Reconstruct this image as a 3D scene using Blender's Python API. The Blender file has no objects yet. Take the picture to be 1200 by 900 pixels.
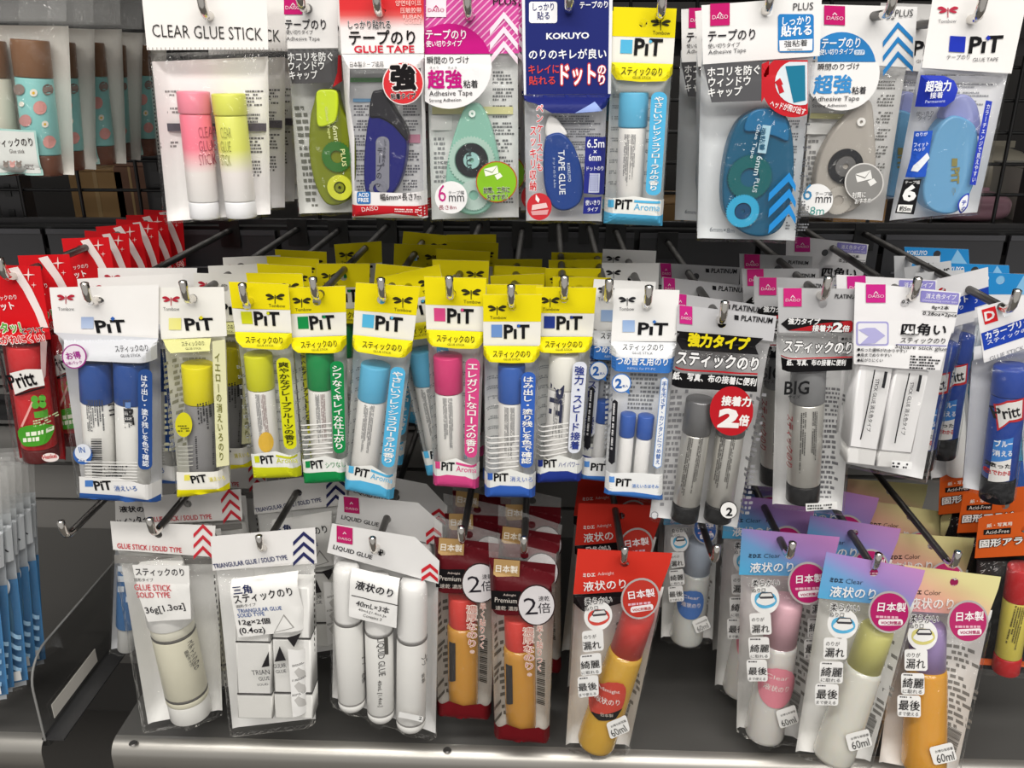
import bpy, bmesh, math, random
from mathutils import Vector, Matrix, noise
R = random.Random(7)
SC = bpy.context.scene
COL = SC.collection
# ------------------------------------------------------------------ camera, world, lights
F = 1000.0                     # focal length in pixels of a 1200 px wide frame
PITCH, YAW = 20.56, 2.15
ZC = 1.25
cam_d = bpy.data.cameras.new('camera'); cam = bpy.data.objects.new('camera', cam_d); COL.objects.link(cam)
cam_d.sensor_fit = 'HORIZONTAL'; cam_d.sensor_width = 36.0; cam_d.lens = 36.0 * F / 1200.0
cam_d.clip_start = 0.02
cam.location = (0, 0, ZC)
cam.rotation_euler = (math.radians(90 - PITCH), 0, math.radians(YAW))
SC.camera = cam
SC.view_settings.view_transform = 'Standard'; SC.view_settings.look = 'None'
SC.view_settings.exposure = 0.12; SC.view_settings.gamma = 1.0
SC.view_settings.use_curve_mapping = False
SC.cycles.transparent_max_bounces = 40
SC.cycles.max_bounces = 8
SC.cycles.sample_clamp_indirect = 4.0
W = bpy.data.worlds.new('world'); SC.world = W; W.use_nodes = True
bg = W.node_tree.nodes['Background']; bg.inputs[1].default_value = 0.42
_n = W.node_tree.nodes; _l = W.node_tree.links
_tc = _n.new('ShaderNodeTexCoord'); _sp = _n.new('ShaderNodeSeparateXYZ'); _l.new(_tc.outputs['Generated'], _sp.inputs[0])
_rp = _n.new('ShaderNodeMapRange'); _rp.inputs['From Min'].default_value = .35; _rp.inputs['From Max'].default_value = -.6; _l.new(_sp.outputs['Y'], _rp.inputs['Value'])
_cr = _n.new('ShaderNodeValToRGB'); _cr.color_ramp.elements[0].color = (.05, .05, .052, 1); _cr.color_ramp.elements[1].color = (1.0, .97, .93, 1); _l.new(_rp.outputs[0], _cr.inputs[0]); _l.new(_cr.outputs[0], bg.inputs[0])

def area(name, loc, target, sx, sy, power, col=(1, .965, .91)):
    l = bpy.data.lights.new(name, 'AREA'); l.shape = 'RECTANGLE'; l.size = sx; l.size_y = sy; l.energy = power; l.color = col
    o = bpy.data.objects.new(name, l); COL.objects.link(o); o.location = loc
    o.rotation_euler = (Vector(target) - Vector(loc)).to_track_quat('-Z', 'Y').to_euler()
    return o
# fluorescent tubes of the aisle, above and behind the shopper
area('aisle_tube_light', (0.0, -0.45, 2.75), (0, 0.75, 1.0), 2.6, 0.25, 40)
area('aisle_tube_light', (0.2, -1.75, 2.6), (0, 0.75, 1.0), 3.0, 0.35, 33)
area('aisle_tube_light', (0.0, 2.6, 2.7), (0, 1.6, 1.3), 2.6, 0.3, 42)   # lamp over the next aisle, behind the rack

# ------------------------------------------------------------------ materials
MATS = {}
def lin(h):
    h = h.lstrip('#'); v = [int(h[i:i+2], 16) / 255 for i in (0, 2, 4)]
    return tuple((c / 12.92 if c <= .04045 else ((c + .055) / 1.055) ** 2.4) * .93 for c in v) + (1.0,)
def mat(col, kind='print'):
    key = (col, kind)
    if key in MATS: return MATS[key]
    m = bpy.data.materials.new('%s_%s' % (kind, col.lstrip('#'))); m.use_nodes = True
    nt = m.node_tree; N = nt.nodes; b = N['Principled BSDF']; L = nt.links
    c = lin(col)
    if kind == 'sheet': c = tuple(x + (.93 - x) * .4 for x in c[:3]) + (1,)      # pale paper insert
    b.inputs['Base Color'].default_value = c
    rough = {'print': .45, 'card': .5, 'sheet': .6, 'plastic': .28, 'matte': .8, 'metal': .36, 'chrome': .12, 'dark': .4, 'satin': .35}.get(kind, .4)
    b.inputs['Roughness'].default_value = rough
    if kind in ('metal', 'chrome'): b.inputs['Metallic'].default_value = 1.0 if kind == 'chrome' else .75
    if kind == 'plastic': b.inputs['Specular IOR Level'].default_value = .25
    if kind in ('print', 'card', 'sheet'): b.inputs['Specular IOR Level'].default_value = .14
    if kind in ('plastic', 'card', 'matte', 'metal', 'sheet'):
        # faint mottling of the material itself
        t = N.new('ShaderNodeTexNoise'); t.inputs['Scale'].default_value = 60 if kind != 'metal' else 25; t.inputs['Detail'].default_value = 3
        tc = N.new('ShaderNodeTexCoord'); L.new(tc.outputs['Object'], t.inputs['Vector'])
        r = N.new('ShaderNodeValToRGB'); r.color_ramp.elements[0].color = tuple(x * .955 for x in c[:3]) + (1,); r.color_ramp.elements[1].color = c
        L.new(t.outputs['Fac'], r.inputs['Fac']); L.new(r.outputs['Color'], b.inputs['Base Color'])
        bp = N.new('ShaderNodeBump'); bp.inputs['Strength'].default_value = .08 if kind != 'sheet' else .25; bp.inputs['Distance'].default_value = .002
        L.new(t.outputs['Fac'], bp.inputs['Height']); L.new(bp.outputs['Normal'], b.inputs['Normal'])
    if kind == 'clear':     # translucent coloured plastic
        b.inputs['Roughness'].default_value = .18
        tr = N.new('ShaderNodeBsdfTransparent'); tr.inputs['Color'].default_value = tuple(min(1, .25 + .75 * x) for x in c[:3]) + (1,)
        mx = N.new('ShaderNodeMixShader'); mx.inputs[0].default_value = .72
        L.new(tr.outputs[0], mx.inputs[1]); L.new(b.outputs[0], mx.inputs[2]); L.new(mx.outputs[0], N['Material Output'].inputs['Surface'])
    if kind == 'liquid':    # gum in a thin clear bottle
        b.inputs['Roughness'].default_value = .12
        b.inputs['Subsurface Weight'].default_value = .25; b.inputs['Subsurface Radius'].default_value = (.02, .012, .006); b.inputs['Subsurface Scale'].default_value = .5
        b.inputs['Coat Weight'].default_value = .4
    if kind == 'film':
        nt.nodes.remove(b)
        tr = N.new('ShaderNodeBsdfTransparent'); tr.inputs['Color'].default_value = (.975, .975, .972, 1)
        g = N.new('ShaderNodeBsdfGlossy'); g.inputs['Roughness'].default_value = .08; g.inputs['Color'].default_value = (1, 1, 1, 1)
        d = N.new('ShaderNodeBsdfDiffuse'); d.inputs['Color'].default_value = (.8, .8, .79, 1)
        tc = N.new('ShaderNodeTexCoord'); t = N.new('ShaderNodeTexNoise'); t.inputs['Scale'].default_value = 55; t.inputs['Detail'].default_value = 2.5; t.inputs['Distortion'].default_value = 1.6
        mp = N.new('ShaderNodeMapping'); mp.inputs['Scale'].default_value = (1.6, 1, .7); mp.inputs['Rotation'].default_value = (0, .5, 0)
        L.new(tc.outputs['Object'], mp.inputs['Vector']); L.new(mp.outputs['Vector'], t.inputs['Vector'])
        bp = N.new('ShaderNodeBump'); bp.inputs['Strength'].default_value = .85; bp.inputs['Distance'].default_value = .007
        L.new(t.outputs['Fac'], bp.inputs['Height']); L.new(bp.outputs['Normal'], g.inputs['Normal'])
        lw = N.new('ShaderNodeLayerWeight'); lw.inputs['Blend'].default_value = .5
        pw = N.new('ShaderNodeMath'); pw.operation = 'POWER'; pw.inputs[1].default_value = 3.0; L.new(lw.outputs['Facing'], pw.inputs[0])
        ma = N.new('ShaderNodeMath'); ma.operation = 'MULTIPLY_ADD'; ma.inputs[1].default_value = .5; ma.inputs[2].default_value = .022; L.new(pw.outputs[0], ma.inputs[0])
        m1 = N.new('ShaderNodeMixShader'); m1.inputs[0].default_value = .012 if col == '#ffffff' else .1
        L.new(tr.outputs[0], m1.inputs[1]); L.new(d.outputs[0], m1.inputs[2])
        m2 = N.new('ShaderNodeMixShader'); L.new(ma.outputs[0], m2.inputs[0]); L.new(m1.outputs[0], m2.inputs[1]); L.new(g.outputs[0], m2.inputs[2])
        L.new(m2.outputs[0], N['Material Output'].inputs['Surface'])
    if kind == 'acrylic':
        nt.nodes.remove(b)
        tr = N.new('ShaderNodeBsdfTransparent'); tr.inputs['Color'].default_value = c
        g = N.new('ShaderNodeBsdfGlossy'); g.inputs['Roughness'].default_value = .08
        lw = N.new('ShaderNodeLayerWeight'); pw = N.new('ShaderNodeMath'); pw.operation = 'MULTIPLY_ADD'; pw.inputs[1].default_value = .12; pw.inputs[2].default_value = .03; L.new(lw.outputs['Facing'], pw.inputs[0])
        m2 = N.new('ShaderNodeMixShader'); L.new(pw.outputs[0], m2.inputs[0]); L.new(tr.outputs[0], m2.inputs[1]); L.new(g.outputs[0], m2.inputs[2])
        L.new(m2.outputs[0], N['Material Output'].inputs['Surface'])
    MATS[key] = m
    return m
def grad(key, stops, ax='X', ax2=None):
    """printed colour gradient across the thing's own bounding box"""
    k = ('grad', key)
    if k in MATS: return MATS[k]
    m = bpy.data.materials.new('gradient_' + key); m.use_nodes = True; nt = m.node_tree; N = nt.nodes; L = nt.links; b = N['Principled BSDF']; b.inputs['Roughness'].default_value = .35
    tc = N.new('ShaderNodeTexCoord'); s = N.new('ShaderNodeSeparateXYZ'); L.new(tc.outputs['Generated'], s.inputs[0])
    r = N.new('ShaderNodeValToRGB'); el = r.color_ramp.elements
    while len(el) < len(stops): el.new(.5)
    for e, (p, c) in zip(el, stops): e.position = p; e.color = lin(c)
    if ax2:
        a = N.new('ShaderNodeMath'); a.operation = 'ADD'; L.new(s.outputs[ax], a.inputs[0]); L.new(s.outputs[ax2], a.inputs[1])
        h = N.new('ShaderNodeMath'); h.operation = 'MULTIPLY'; h.inputs[1].default_value = .5; L.new(a.outputs[0], h.inputs[0]); L.new(h.outputs[0], r.inputs['Fac'])
    else: L.new(s.outputs[ax], r.inputs['Fac'])
    L.new(r.outputs['Color'], b.inputs['Base Color'])
    MATS[k] = m
    return m
def M(c, kind='print'):
    return c if isinstance(c, bpy.types.Material) else mat(c, kind)

# ------------------------------------------------------------------ mesh helpers
def link(o, parent=None):
    COL.objects.link(o)
    if parent is not None: o.parent = parent
    return o
class MB:
    def __init__(s): s.v = []; s.f = []; s.m = []; s.mats = []; s.sm = []
    def add(s, vs, fs, m, smooth=False):
        if m not in s.mats: s.mats.append(m)
        i = s.mats.index(m); b = len(s.v); s.v += [tuple(v) for v in vs]
        for f in fs: s.f.append(tuple(b + k for k in f)); s.m.append(i); s.sm.append(smooth)
    def box(s, x0, x1, y0, y1, z0, z1, m):
        s.add([(x, y, z) for z in (z0, z1) for y in (y0, y1) for x in (x0, x1)],
              [(0, 2, 3, 1), (4, 5, 7, 6), (0, 1, 5, 4), (2, 6, 7, 3), (0, 4, 6, 2), (1, 3, 7, 5)], m)
    def tube(s, pts, r, m, n=12, cap=True):
        pts = [Vector(p) for p in pts]; rings = []; up = None
        for i, p in enumerate(pts):
            d = (pts[min(i + 1, len(pts) - 1)] - pts[max(i - 1, 0)]).normalized()
            if up is None: up = Vector((1, 0, 0)) if abs(d.x) < .8 else Vector((0, 0, 1))
            a = d.cross(up).normalized(); b2 = a.cross(d).normalized(); up = b2
            rr = r[i] if isinstance(r, (list, tuple)) else r
            rings.append([p + (a * math.cos(t) + b2 * math.sin(t)) * rr for t in [2 * math.pi * k / n for k in range(n)]])
        vs = [q for g in rings for q in g]; fs = []
        for i in range(len(rings) - 1):
            for k in range(n):
                fs.append((i * n + k, i * n + (k + 1) % n, (i + 1) * n + (k + 1) % n, (i + 1) * n + k))
        s.add(vs, fs, m, True)
        if cap: s.add(rings[0][::-1], [tuple(range(n))], m); s.add(rings[-1], [tuple(range(n))], m)
    def build(s, name, parent=None):
        me = bpy.data.meshes.new(name); me.from_pydata(s.v, [], s.f)
        for m in s.mats: me.materials.append(m)
        me.polygons.foreach_set('material_index', s.m); me.polygons.foreach_set('use_smooth', s.sm)
        me.update()
        return link(bpy.data.objects.new(name, me), parent)
def tag(o, label, cat, group=None, kind=None):
    o['label'] = label; o['category'] = cat
    if group: o['group'] = group
    if kind: o['kind'] = kind
    return o
def structure(o): o['kind'] = 'structure'; return o
def empty(name, loc=(0, 0, 0), parent=None):
    o = bpy.data.objects.new(name, None); o.empty_display_size = .01; link(o, parent); o.location = loc; return o

GL = {}
def glyphs(s, bold=0.0, res=2):
    """flat triangulated lettering: verts in a box 0..1 x 0..1, faces, aspect"""
    k = (s, bold)
    if k in GL: return GL[k]
    wide = any(ord(ch) > 0x2e80 for ch in s)     # dense characters are thickened by overlapping copies
    c = bpy.data.curves.new('lettering', 'FONT'); c.body = s; c.offset = 0 if wide else bold; c.resolution_u = res; c.fill_mode = 'FRONT'
    o = bpy.data.objects.new('lettering', c); me = o.to_mesh()
    vs = [(v.co.x, v.co.y, 0) for v in me.vertices]; fs = [tuple(p.vertices) for p in me.polygons]
    o.to_mesh_clear(); bpy.data.objects.remove(o); bpy.data.curves.remove(c)
    if not vs: GL[k] = ([], [], 1, 1); return GL[k]
    if wide and bold > .004:
        d = bold * 1.1; sh = [(-d, 0), (d, 0), (0, d), (0, -d)] if bold < .05 else [(d * math.cos(t), d * math.sin(t)) for t in [math.pi * q / 4 for q in range(8)]]
        v0, f0 = vs, fs; vs = []; fs = []
        for q, (dx, dy) in enumerate(sh): b = len(vs); vs += [(x + dx, y + dy, q) for x, y, _ in v0]; fs += [tuple(b + i for i in f) for f in f0]
    e = bold * 1.1 if wide and bold > .004 else (0 if wide else max(bold, 0))     # the box is that of the plain letters
    x0 = min(v[0] for v in vs) + e; x1 = max(v[0] for v in vs) - e; y0 = min(v[1] for v in vs) + e; y1 = max(v[1] for v in vs) - e
    w = max(x1 - x0, 1e-4); h = max(y1 - y0, 1e-4)
    GL[k] = ([((x - x0) / w, (y - y0) / h, q) for x, y, q in vs], fs, w, h)
    return GL[k]
def fill2d(loops):
    """triangulate a 2-D outline with holes"""
    c = bpy.data.curves.new('outline', 'CURVE'); c.dimensions = '2D'; c.fill_mode = 'FRONT'
    for lp in loops:
        sp = c.splines.new('POLY'); sp.points.add(len(lp) - 1); sp.use_cyclic_u = True
        for q, (x, y) in zip(sp.points, lp): q.co = (x * 1000, y * 1000, 0, 1)
    o = bpy.data.objects.new('outline', c); me = o.to_mesh()
    vs = [(v.co.x / 1000, v.co.y / 1000) for v in me.vertices]; fs = [tuple(p.vertices) for p in me.polygons]
    o.to_mesh_clear(); bpy.data.objects.remove(o); bpy.data.curves.remove(c)
    return vs, fs
def refine(vs, fs, lim):
    bm = bmesh.new(); V = [bm.verts.new((x, y, 0)) for x, y in vs]
    for f in fs:
        try: bm.faces.new([V[i] for i in f])
        except ValueError: pass
    bmesh.ops.triangulate(bm, faces=bm.faces)
    for _ in range(5):
        e = [e for e in bm.edges if e.calc_length() > lim]
        if not e: break
        bmesh.ops.subdivide_edges(bm, edges=e, cuts=1); bmesh.ops.triangulate(bm, faces=bm.faces)
    bm.verts.index_update()
    out = [(v.co.x, v.co.y) for v in bm.verts], [tuple(v.index for v in f.verts) for f in bm.faces]
    bm.free(); return out
def smooth(pts, n=6):
    out = []; L = len(pts)
    for i in range(L):
        p0, p1, p2, p3 = pts[i - 1], pts[i], pts[(i + 1) % L], pts[(i + 2) % L]
        for k in range(n):
            t = k / n
            out.append(tuple(.5 * (2 * b + (c - a) * t + (2 * a - 5 * b + 4 * c - d) * t * t + (3 * b - a - 3 * c + d) * t ** 3) for a, b, c, d in zip(p0, p1, p2, p3)))
    return out
def rrect(x0, y0, x1, y1, r, n=5):
    out = []
    for cx, cy, a in ((x1 - r, y0 + r, -90), (x1 - r, y1 - r, 0), (x0 + r, y1 - r, 90), (x0 + r, y0 + r, 180)):
        for k in range(n + 1):
            t = math.radians(a + 90 * k / n); out.append((cx + r * math.cos(t), cy + r * math.sin(t)))
    return out
def disc(cx, cy, rx, ry=None, n=28):
    ry = ry or rx
    return [(cx + rx * math.cos(2 * math.pi * k / n), cy + ry * math.sin(2 * math.pi * k / n)) for k in range(n)]
def ray(x, y):
    d = Vector(((x - 600) / F, -(y - 450) / F, -1)); return cam.rotation_euler.to_matrix() @ d
EYE = Vector((0, 0, ZC))
def at(x, y, Y):
    """the point of the plane at depth Y that stands at a photo position"""
    d = ray(x, y); return EYE + d * (Y / d.y)

D = 0.68           # depth of the hook tips
YB = 1.03          # depth of the hook bars
# ------------------------------------------------------------------ a hanging package
class Pack:
    def __init__(s, name, cat, label, quad, dy=12, H=.024, k=2.2, yaw=0, tilt=0, group=None, hole=None, view=(0, 0, 1)):
        s.V(*view); s.name = name; s.cat = cat; s.label = label; s.group = group
        q = [s.p(*c) for c in quad]                       # TL TR BR BL
        hx, hy = s.p(*hole) if hole else ((q[0][0] + q[1][0]) / 2, (q[0][1] + q[1][1]) / 2)
        s.O = at(hx, hy, D + dy / 1000)
        rot = Matrix.Rotation(math.radians(yaw), 3, 'Z') @ Matrix.Rotation(math.radians(tilt), 3, 'X')
        s.rot = rot; s.U = rot @ Vector((1, 0, 0)); s.Wv = rot @ Vector((0, -1, 0)); s.Vv = rot @ Vector((0, 0, 1))
        s.q = [s.loc(x, y, 0) for x, y in q]
        s.holes = []
        s.H = H * .5; s.Hb = .008; s.k = k; s.parts = {}; s.sticks = []; s.order = []
        s.crinkle = .0012; s.seals = []; s.top = 0.0; s.holeuv = s.loc(hx, hy, 0)
        s.ftop = None
    def mpp(s): return (s.O - EYE).dot(cam.rotation_euler.to_matrix() @ Vector((0, 0, -1))) / F     # metres per photo pixel at this depth
    def V(s, ox, oy, k=1): s.vw = (ox, oy, k)
    def p(s, x, y): ox, oy, k = s.vw; return ox + x / k, oy + y / k
    def loc(s, px, py, w):
        d = ray(px, py); n = s.Wv; t = ((s.O + n * w - EYE).dot(n)) / d.dot(n); P = EYE + d * t - s.O
        return P.dot(s.U), P.dot(s.Vv)
    # surfaces
    def ab(s, u, v):
        (ax, ay), (bx, by), (cx, cy), (dx, dy) = s.q
        b = .5
        for _ in range(4):
            lx, ly = ax + (dx - ax) * b, ay + (dy - ay) * b; rx, ry = bx + (cx - bx) * b, by + (cy - by) * b
            a = (u - lx) / (rx - lx)
            ty = ay + (by - ay) * a; yy = dy + (cy - dy) * a
            b = (v - ty) / (yy - ty)
        return a, b
    def n2uv(s, a, b):
        (ax, ay), (bx, by), (cx, cy), (dx, dy) = s.q
        return (ax * (1 - a) + bx * a) * (1 - b) + (dx * (1 - a) + cx * a) * b, (ay * (1 - a) + by * a) * (1 - b) + (dy * (1 - a) + cy * a) * b
    def film(s, u, v):
        a, b = s.ab(u, v)
        w = abs(s.q[1][0] - s.q[0][0]); h = abs(s.q[0][1] - s.q[3][1])
        e = min(a, 1 - a) * w; t = (b - (s.ftop or 0)) * h; bo = (1 - b) * h
        x = min(e * s.k, t * 1.8, bo * 2.0)
        if x <= 0: return .0003
        y = x / s.H; w = .0003 + s.H * (1 - math.exp(-1.5 * y - .6 * y * y))
        for (u0, v0), (u1, v1), r, wc in s.sticks:      # the film is stretched over what lies inside
            dx, dy = u1 - u0, v1 - v0; L2 = dx * dx + dy * dy; t = ((u - u0) * dx + (v - v0) * dy) / L2
            if -.02 < t < 1.02:
                d = abs((u - u0) * dy - (v - v0) * dx) / math.sqrt(L2)
                if d < r * .92: w = max(w, wc + math.sqrt(r * r - d * d) + .0012)
        return w + s.crinkle * max(0, noise.noise(Vector((u * 70 + s.O.x * 37, v * 45, 1.3)))) * min(1, x / .01)
    def backw(s, u, v):
        a, b = s.ab(u, v); w = abs(s.q[1][0] - s.q[0][0]); h = abs(s.q[0][1] - s.q[3][1])
        x = min(min(a, 1 - a) * w * s.k, (b - (s.ftop or 0)) * h * 1.8, (1 - b) * h * 2)
        if x <= 0: return -.0004
        y = x / s.Hb; return -.0004 - s.Hb * (1 - math.exp(-1.5 * y - .6 * y * y))
    def surf(s, on):
        if on == 'c': return lambda u, v: .0003
        if on == 'b': return lambda u, v: s.backw(u, v) + .0003
        if on == 'f':
            def g(u, v):
                w = s.film(u, v) + .0007
                for a, b, c, d, k in s.seals:
                    if k > w and a <= u <= b and c <= v <= d: w = k
                return w
            return g
        if isinstance(on, (float,)): return lambda u, v: on - .007
        st = s.sticks[on]
        def g(u, v):
            (u0, v0), (u1, v1), r, wc = st; dx, dy = u1 - u0, v1 - v0; L = math.hypot(dx, dy)
            d = abs((u - u0) * dy - (v - v0) * dx) / L
            return wc + math.sqrt(max(r * r * 1.01 - d * d, 0)) + .0003
        return g
    def map(s, x, y, sf):
        px, py = s.p(x, y); w = .005
        for _ in range(9):
            uv = s.loc(px, py, w); w = .5 * w + .5 * sf(*uv)
        return uv
    def stiff(s, pts, sf, on, seal=False):
        """a label or a line of print bridges the small hollows of the film"""
        if on != 'f': return sf
        P = [s.map(x, y, sf) for x, y in pts]; w = max(sf(*q) for q in P) * (1.0 if not seal else .97)
        if seal:
            P = [s.map(x, y, lambda a, b: w) for x, y in pts]; e = .0008
            s.seals.append((min(q[0] for q in P) - e, max(q[0] for q in P) + e, min(q[1] for q in P) - e, max(q[1] for q in P) + e, w))
        return lambda a, b: max(sf(a, b), w)
    def ref(s, pts, sf):
        x = sum(p[0] for p in pts) / len(pts); y = sum(p[1] for p in pts) / len(pts)
        u, v = s.map(x, y, sf); w = sf(u, v); return lambda a, b: w
    def mb(s, part):
        if part not in s.parts: s.parts[part] = MB(); s.order.append(part)
        return s.parts[part]
    def put(s, part, uv, fs, sf, lay, m):
        e = lay * .00022
        s.mb(part).add([(t[0], -(sf(t[0], t[1]) + e + (t[2] * 2e-5 if len(t) > 2 else 0)), t[1]) for t in uv], fs, m)
    def rt(s, part, on):
        if isinstance(part, str):
            if part == 'front_print': return 'film_pouch'
            if part.endswith('_print') and isinstance(on, int):
                ks = [k for k in s.order if isinstance(k, tuple) and k[1] == on + 1]
                return ([k for k in ks if k[2] in ('barrel', 'bottle')] or ks)[-1]
        return part
    # drawing, all in view coordinates
    def poly(s, part, pts, col, on='c', lay=1, hole=False, kind='print', flat=False):
        part = s.rt(part, on); sf = s.surf(on); sf = s.stiff(pts, sf, on, True) if flat else sf; rf = sf; uv = [s.map(x, y, rf) for x, y in pts]
        loops = [uv] + ([disc(s.holeuv[0], s.holeuv[1], s.hr, n=20)] if hole else [])
        vs, fs = fill2d(loops)
        if on == 'f' or isinstance(on, int): vs, fs = refine(vs, fs, .0035)
        s.put(part, vs, fs, sf, lay, M(col, kind))
    def rect(s, part, p0, p1, h, col, on='c', lay=1, hole=False, r=0):
        """p0,p1: bottom left and right, h: height"""
        dx, dy = p1[0] - p0[0], p1[1] - p0[1]; L = math.hypot(dx, dy); ux, uy = dx / L, dy / L
        T = lambda a, b: (p0[0] + ux * a + uy * b, p0[1] + uy * a - ux * b)
        base = rrect(0, 0, L, h, r) if r else [(0, 0), (L, 0), (L, h), (0, h)]
        s.poly(part, [T(a, b) for a, b in base], col, on, lay, hole, flat=True)
    def circ(s, part, c, r, col, on='f', lay=1, ry=None): s.poly(part, disc(c[0], c[1], r, ry), col, on, lay, flat=True)
    def text(s, part, t, p0, p1, h, col, on='c', lay=2, bold=.012, edge=None):
        if edge: s.text(part, t, p0, p1, h, edge, on, lay - 1, bold + (.055 if h / s.vw[2] > 9 else .04))
        g, fs, gw, gh = glyphs(t, bold)
        if not g: return
        part = s.rt(part, on)
        sf = s.stiff((p0, p1, ((p0[0] + p1[0]) / 2, (p0[1] + p1[1]) / 2)), s.surf(on), on); rf = s.ref((p0, p1), sf); a = Vector(s.map(*p0, rf)); b = Vector(s.map(*p1, rf)); d = b - a; n = Vector((-d.y, d.x)).normalized()
        ox, oy, k = s.vw; sc = d.length / max(math.hypot(p1[0] - p0[0], p1[1] - p0[1]), 1e-6); H = h * sc
        s.put(part, [tuple(a + d * x + n * (y * H)) + (q,) for x, y, q in g], fs, sf, lay, M(col))
    def vtext(s, part, t, p0, p1, w, col, on='f', lay=2, bold=.012, edge=None, turn=False):
        """characters stacked from p0 (top middle) to p1 (bottom middle)"""
        if edge: s.vtext(part, t, p0, p1, w, edge, on, lay - 1, bold + .055)
        part = s.rt(part, on); sf = s.stiff((p0, p1), s.surf(on), on) if len(t) < 7 else s.surf(on); rf = s.ref((p0, p1), sf); a = Vector(s.map(*p0, rf)); b = Vector(s.map(*p1, rf)); d = b - a; n = len(t)
        sc = d.length / math.hypot(p1[0] - p0[0], p1[1] - p0[1]); cw = w * sc; ch = d.length / n
        dn = d.normalized(); rt = Vector((-dn.y, dn.x))
        for i, c in enumerate(t):
            if c in ' 　': continue
            g, fs, gw, gh = glyphs(c, bold); ctr = a + d * ((i + .5) / n)
            rot = c in 'ーｰ~-・' and c != '・'
            sx, sy = min(gw, 1) * cw, min(gh, 1) * ch * .98
            if rot: pts = [ctr + rt * ((y - .5) * gh * cw) + dn * ((x - .5) * gw * ch) for x, y, _ in g]
            else: pts = [ctr + rt * ((x - .5) * sx) - dn * ((y - .5) * sy) for x, y, _ in g]
            s.put(part, [tuple(q) + (w[2],) for q, w in zip(pts, g)], fs, sf, lay, M(col))
    def micro(s, part, p0, p1, p2, n, col='#55565a', on='b', lay=1, fill=.55, seed=0):
        """lines of print too small to read: block with corners p0 (start), p1 (line end), p2 (last line's start)"""
        part = s.rt(part, on); rr = random.Random(seed + int(p0[0] * 7 + p0[1] * 13)); sf = s.surf(on)
        rf = s.ref((p0, p1, p2), sf); a = Vector(s.map(*p0, rf)); e1 = Vector(s.map(*p1, rf)) - a; e2 = Vector(s.map(*p2, rf)) - a
        vs = []; fs = []; lh = e2.length / n; L = e1.length
        for i in range(n):
            x = 0.0; end = L * rr.uniform(.6, 1.0)
            while x < end:
                w = lh * rr.uniform(.3, .9)
                if x + w > L: break
                if rr.random() < .9:
                    y0 = (i + .5 - fill / 2) * lh; y1 = (i + .5 + fill / 2) * lh; b0 = len(vs)
                    for xx, yy in ((x, y0), (x + w, y0), (x + w, y1), (x, y1)): vs.append(tuple(a + e1 * (xx / L) + e2 * (yy / e2.length)))
                    fs.append((b0, b0 + 1, b0 + 2, b0 + 3))
                x += w + lh * rr.uniform(.12, .3)
        s.put(part, vs, fs, sf, lay, M(col))
    def bars(s, part, p0, p1, p2, n, col='#222222', on='f', lay=2, seed=1):
        """bar code: n bars from p0 towards p1, each as long as p0-p2"""
        part = s.rt(part, on); rr = random.Random(seed); sf = s.surf(on); rf = s.ref((p0, p1, p2), sf); a = Vector(s.map(*p0, rf)); e1 = Vector(s.map(*p1, rf)) - a; e2 = Vector(s.map(*p2, rf)) - a
        vs = []; fs = []
        for i in range(n):
            t0 = (i + .1) / n; t1 = t0 + rr.uniform(.3, .75) / n; b0 = len(vs)
            for t, q in ((t0, 0), (t1, 0), (t1, 1), (t0, 1)): vs.append(tuple(a + e1 * t + e2 * q))
            fs.append((b0, b0 + 1, b0 + 2, b0 + 3))
        s.put(part, vs, fs, sf, lay, M(col))
    # building blocks
    def header(s, pts, col, hr=5.5, part='header_card', kind='card', hole=True):
        s.hr = hr / s.vw[2] * 1.0 * s.mpp()
        sf = s.surf('c'); uv = [s.map(x, y, lambda u, v: 0) for x, y in pts]
        vs, fs = fill2d([uv] + ([disc(s.holeuv[0], s.holeuv[1], s.hr, n=20)] if hole else [])); m = M(col, kind); b = s.mb(part)
        b.add([(u, -.0003, v) for u, v in vs], fs, m); b.add([(u, .0001, v) for u, v in vs], [f[::-1] for f in fs], m)
        a, bb = zip(*[s.ab(*q) for q in uv]); s.ftop = max(s.ftop or 0, max(bb) - .03)
    def outline(s, n=10, amp=.0008, b0=0.0, inset=0.0):
        pts = []
        W_ = abs(s.q[1][0] - s.q[0][0])
        i = inset / W_
        f = lambda x, k: amp * (noise.noise(Vector((x * 3.1, k * 7.7 + s.q[0][0] * 50, s.O.x * 20))) * 2)
        for t in range(n): pts.append((i + (1 - 2 * i) * t / n, b0, 0, f(t / n, 0) * .3))
        for t in range(n): pts.append((1 - i, b0 + (1 - b0) * t / n, f(t / n, 1), 0))
        for t in range(n): pts.append((1 - i - (1 - 2 * i) * t / n, 1 - i, 0, f(t / n, 2) * 2))
        for t in range(n): pts.append((i, 1 - i - (1 - i - b0) * t / n, f(t / n, 3), 0))
        out = []
        for a, b, du, dv in pts: u, v = s.n2uv(a, b); out.append((u + du, v + dv))
        return out
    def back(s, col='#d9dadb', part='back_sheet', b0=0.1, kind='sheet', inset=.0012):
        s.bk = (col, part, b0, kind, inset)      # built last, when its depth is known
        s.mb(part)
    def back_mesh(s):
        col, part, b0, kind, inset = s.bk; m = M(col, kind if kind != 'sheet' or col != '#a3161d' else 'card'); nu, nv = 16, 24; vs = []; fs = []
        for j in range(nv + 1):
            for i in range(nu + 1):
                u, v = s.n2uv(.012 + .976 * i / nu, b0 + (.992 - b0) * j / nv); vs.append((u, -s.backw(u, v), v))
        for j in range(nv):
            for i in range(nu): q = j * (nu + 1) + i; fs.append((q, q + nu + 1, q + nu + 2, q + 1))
        s.mb(part).add(vs, fs, m, True)
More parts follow.
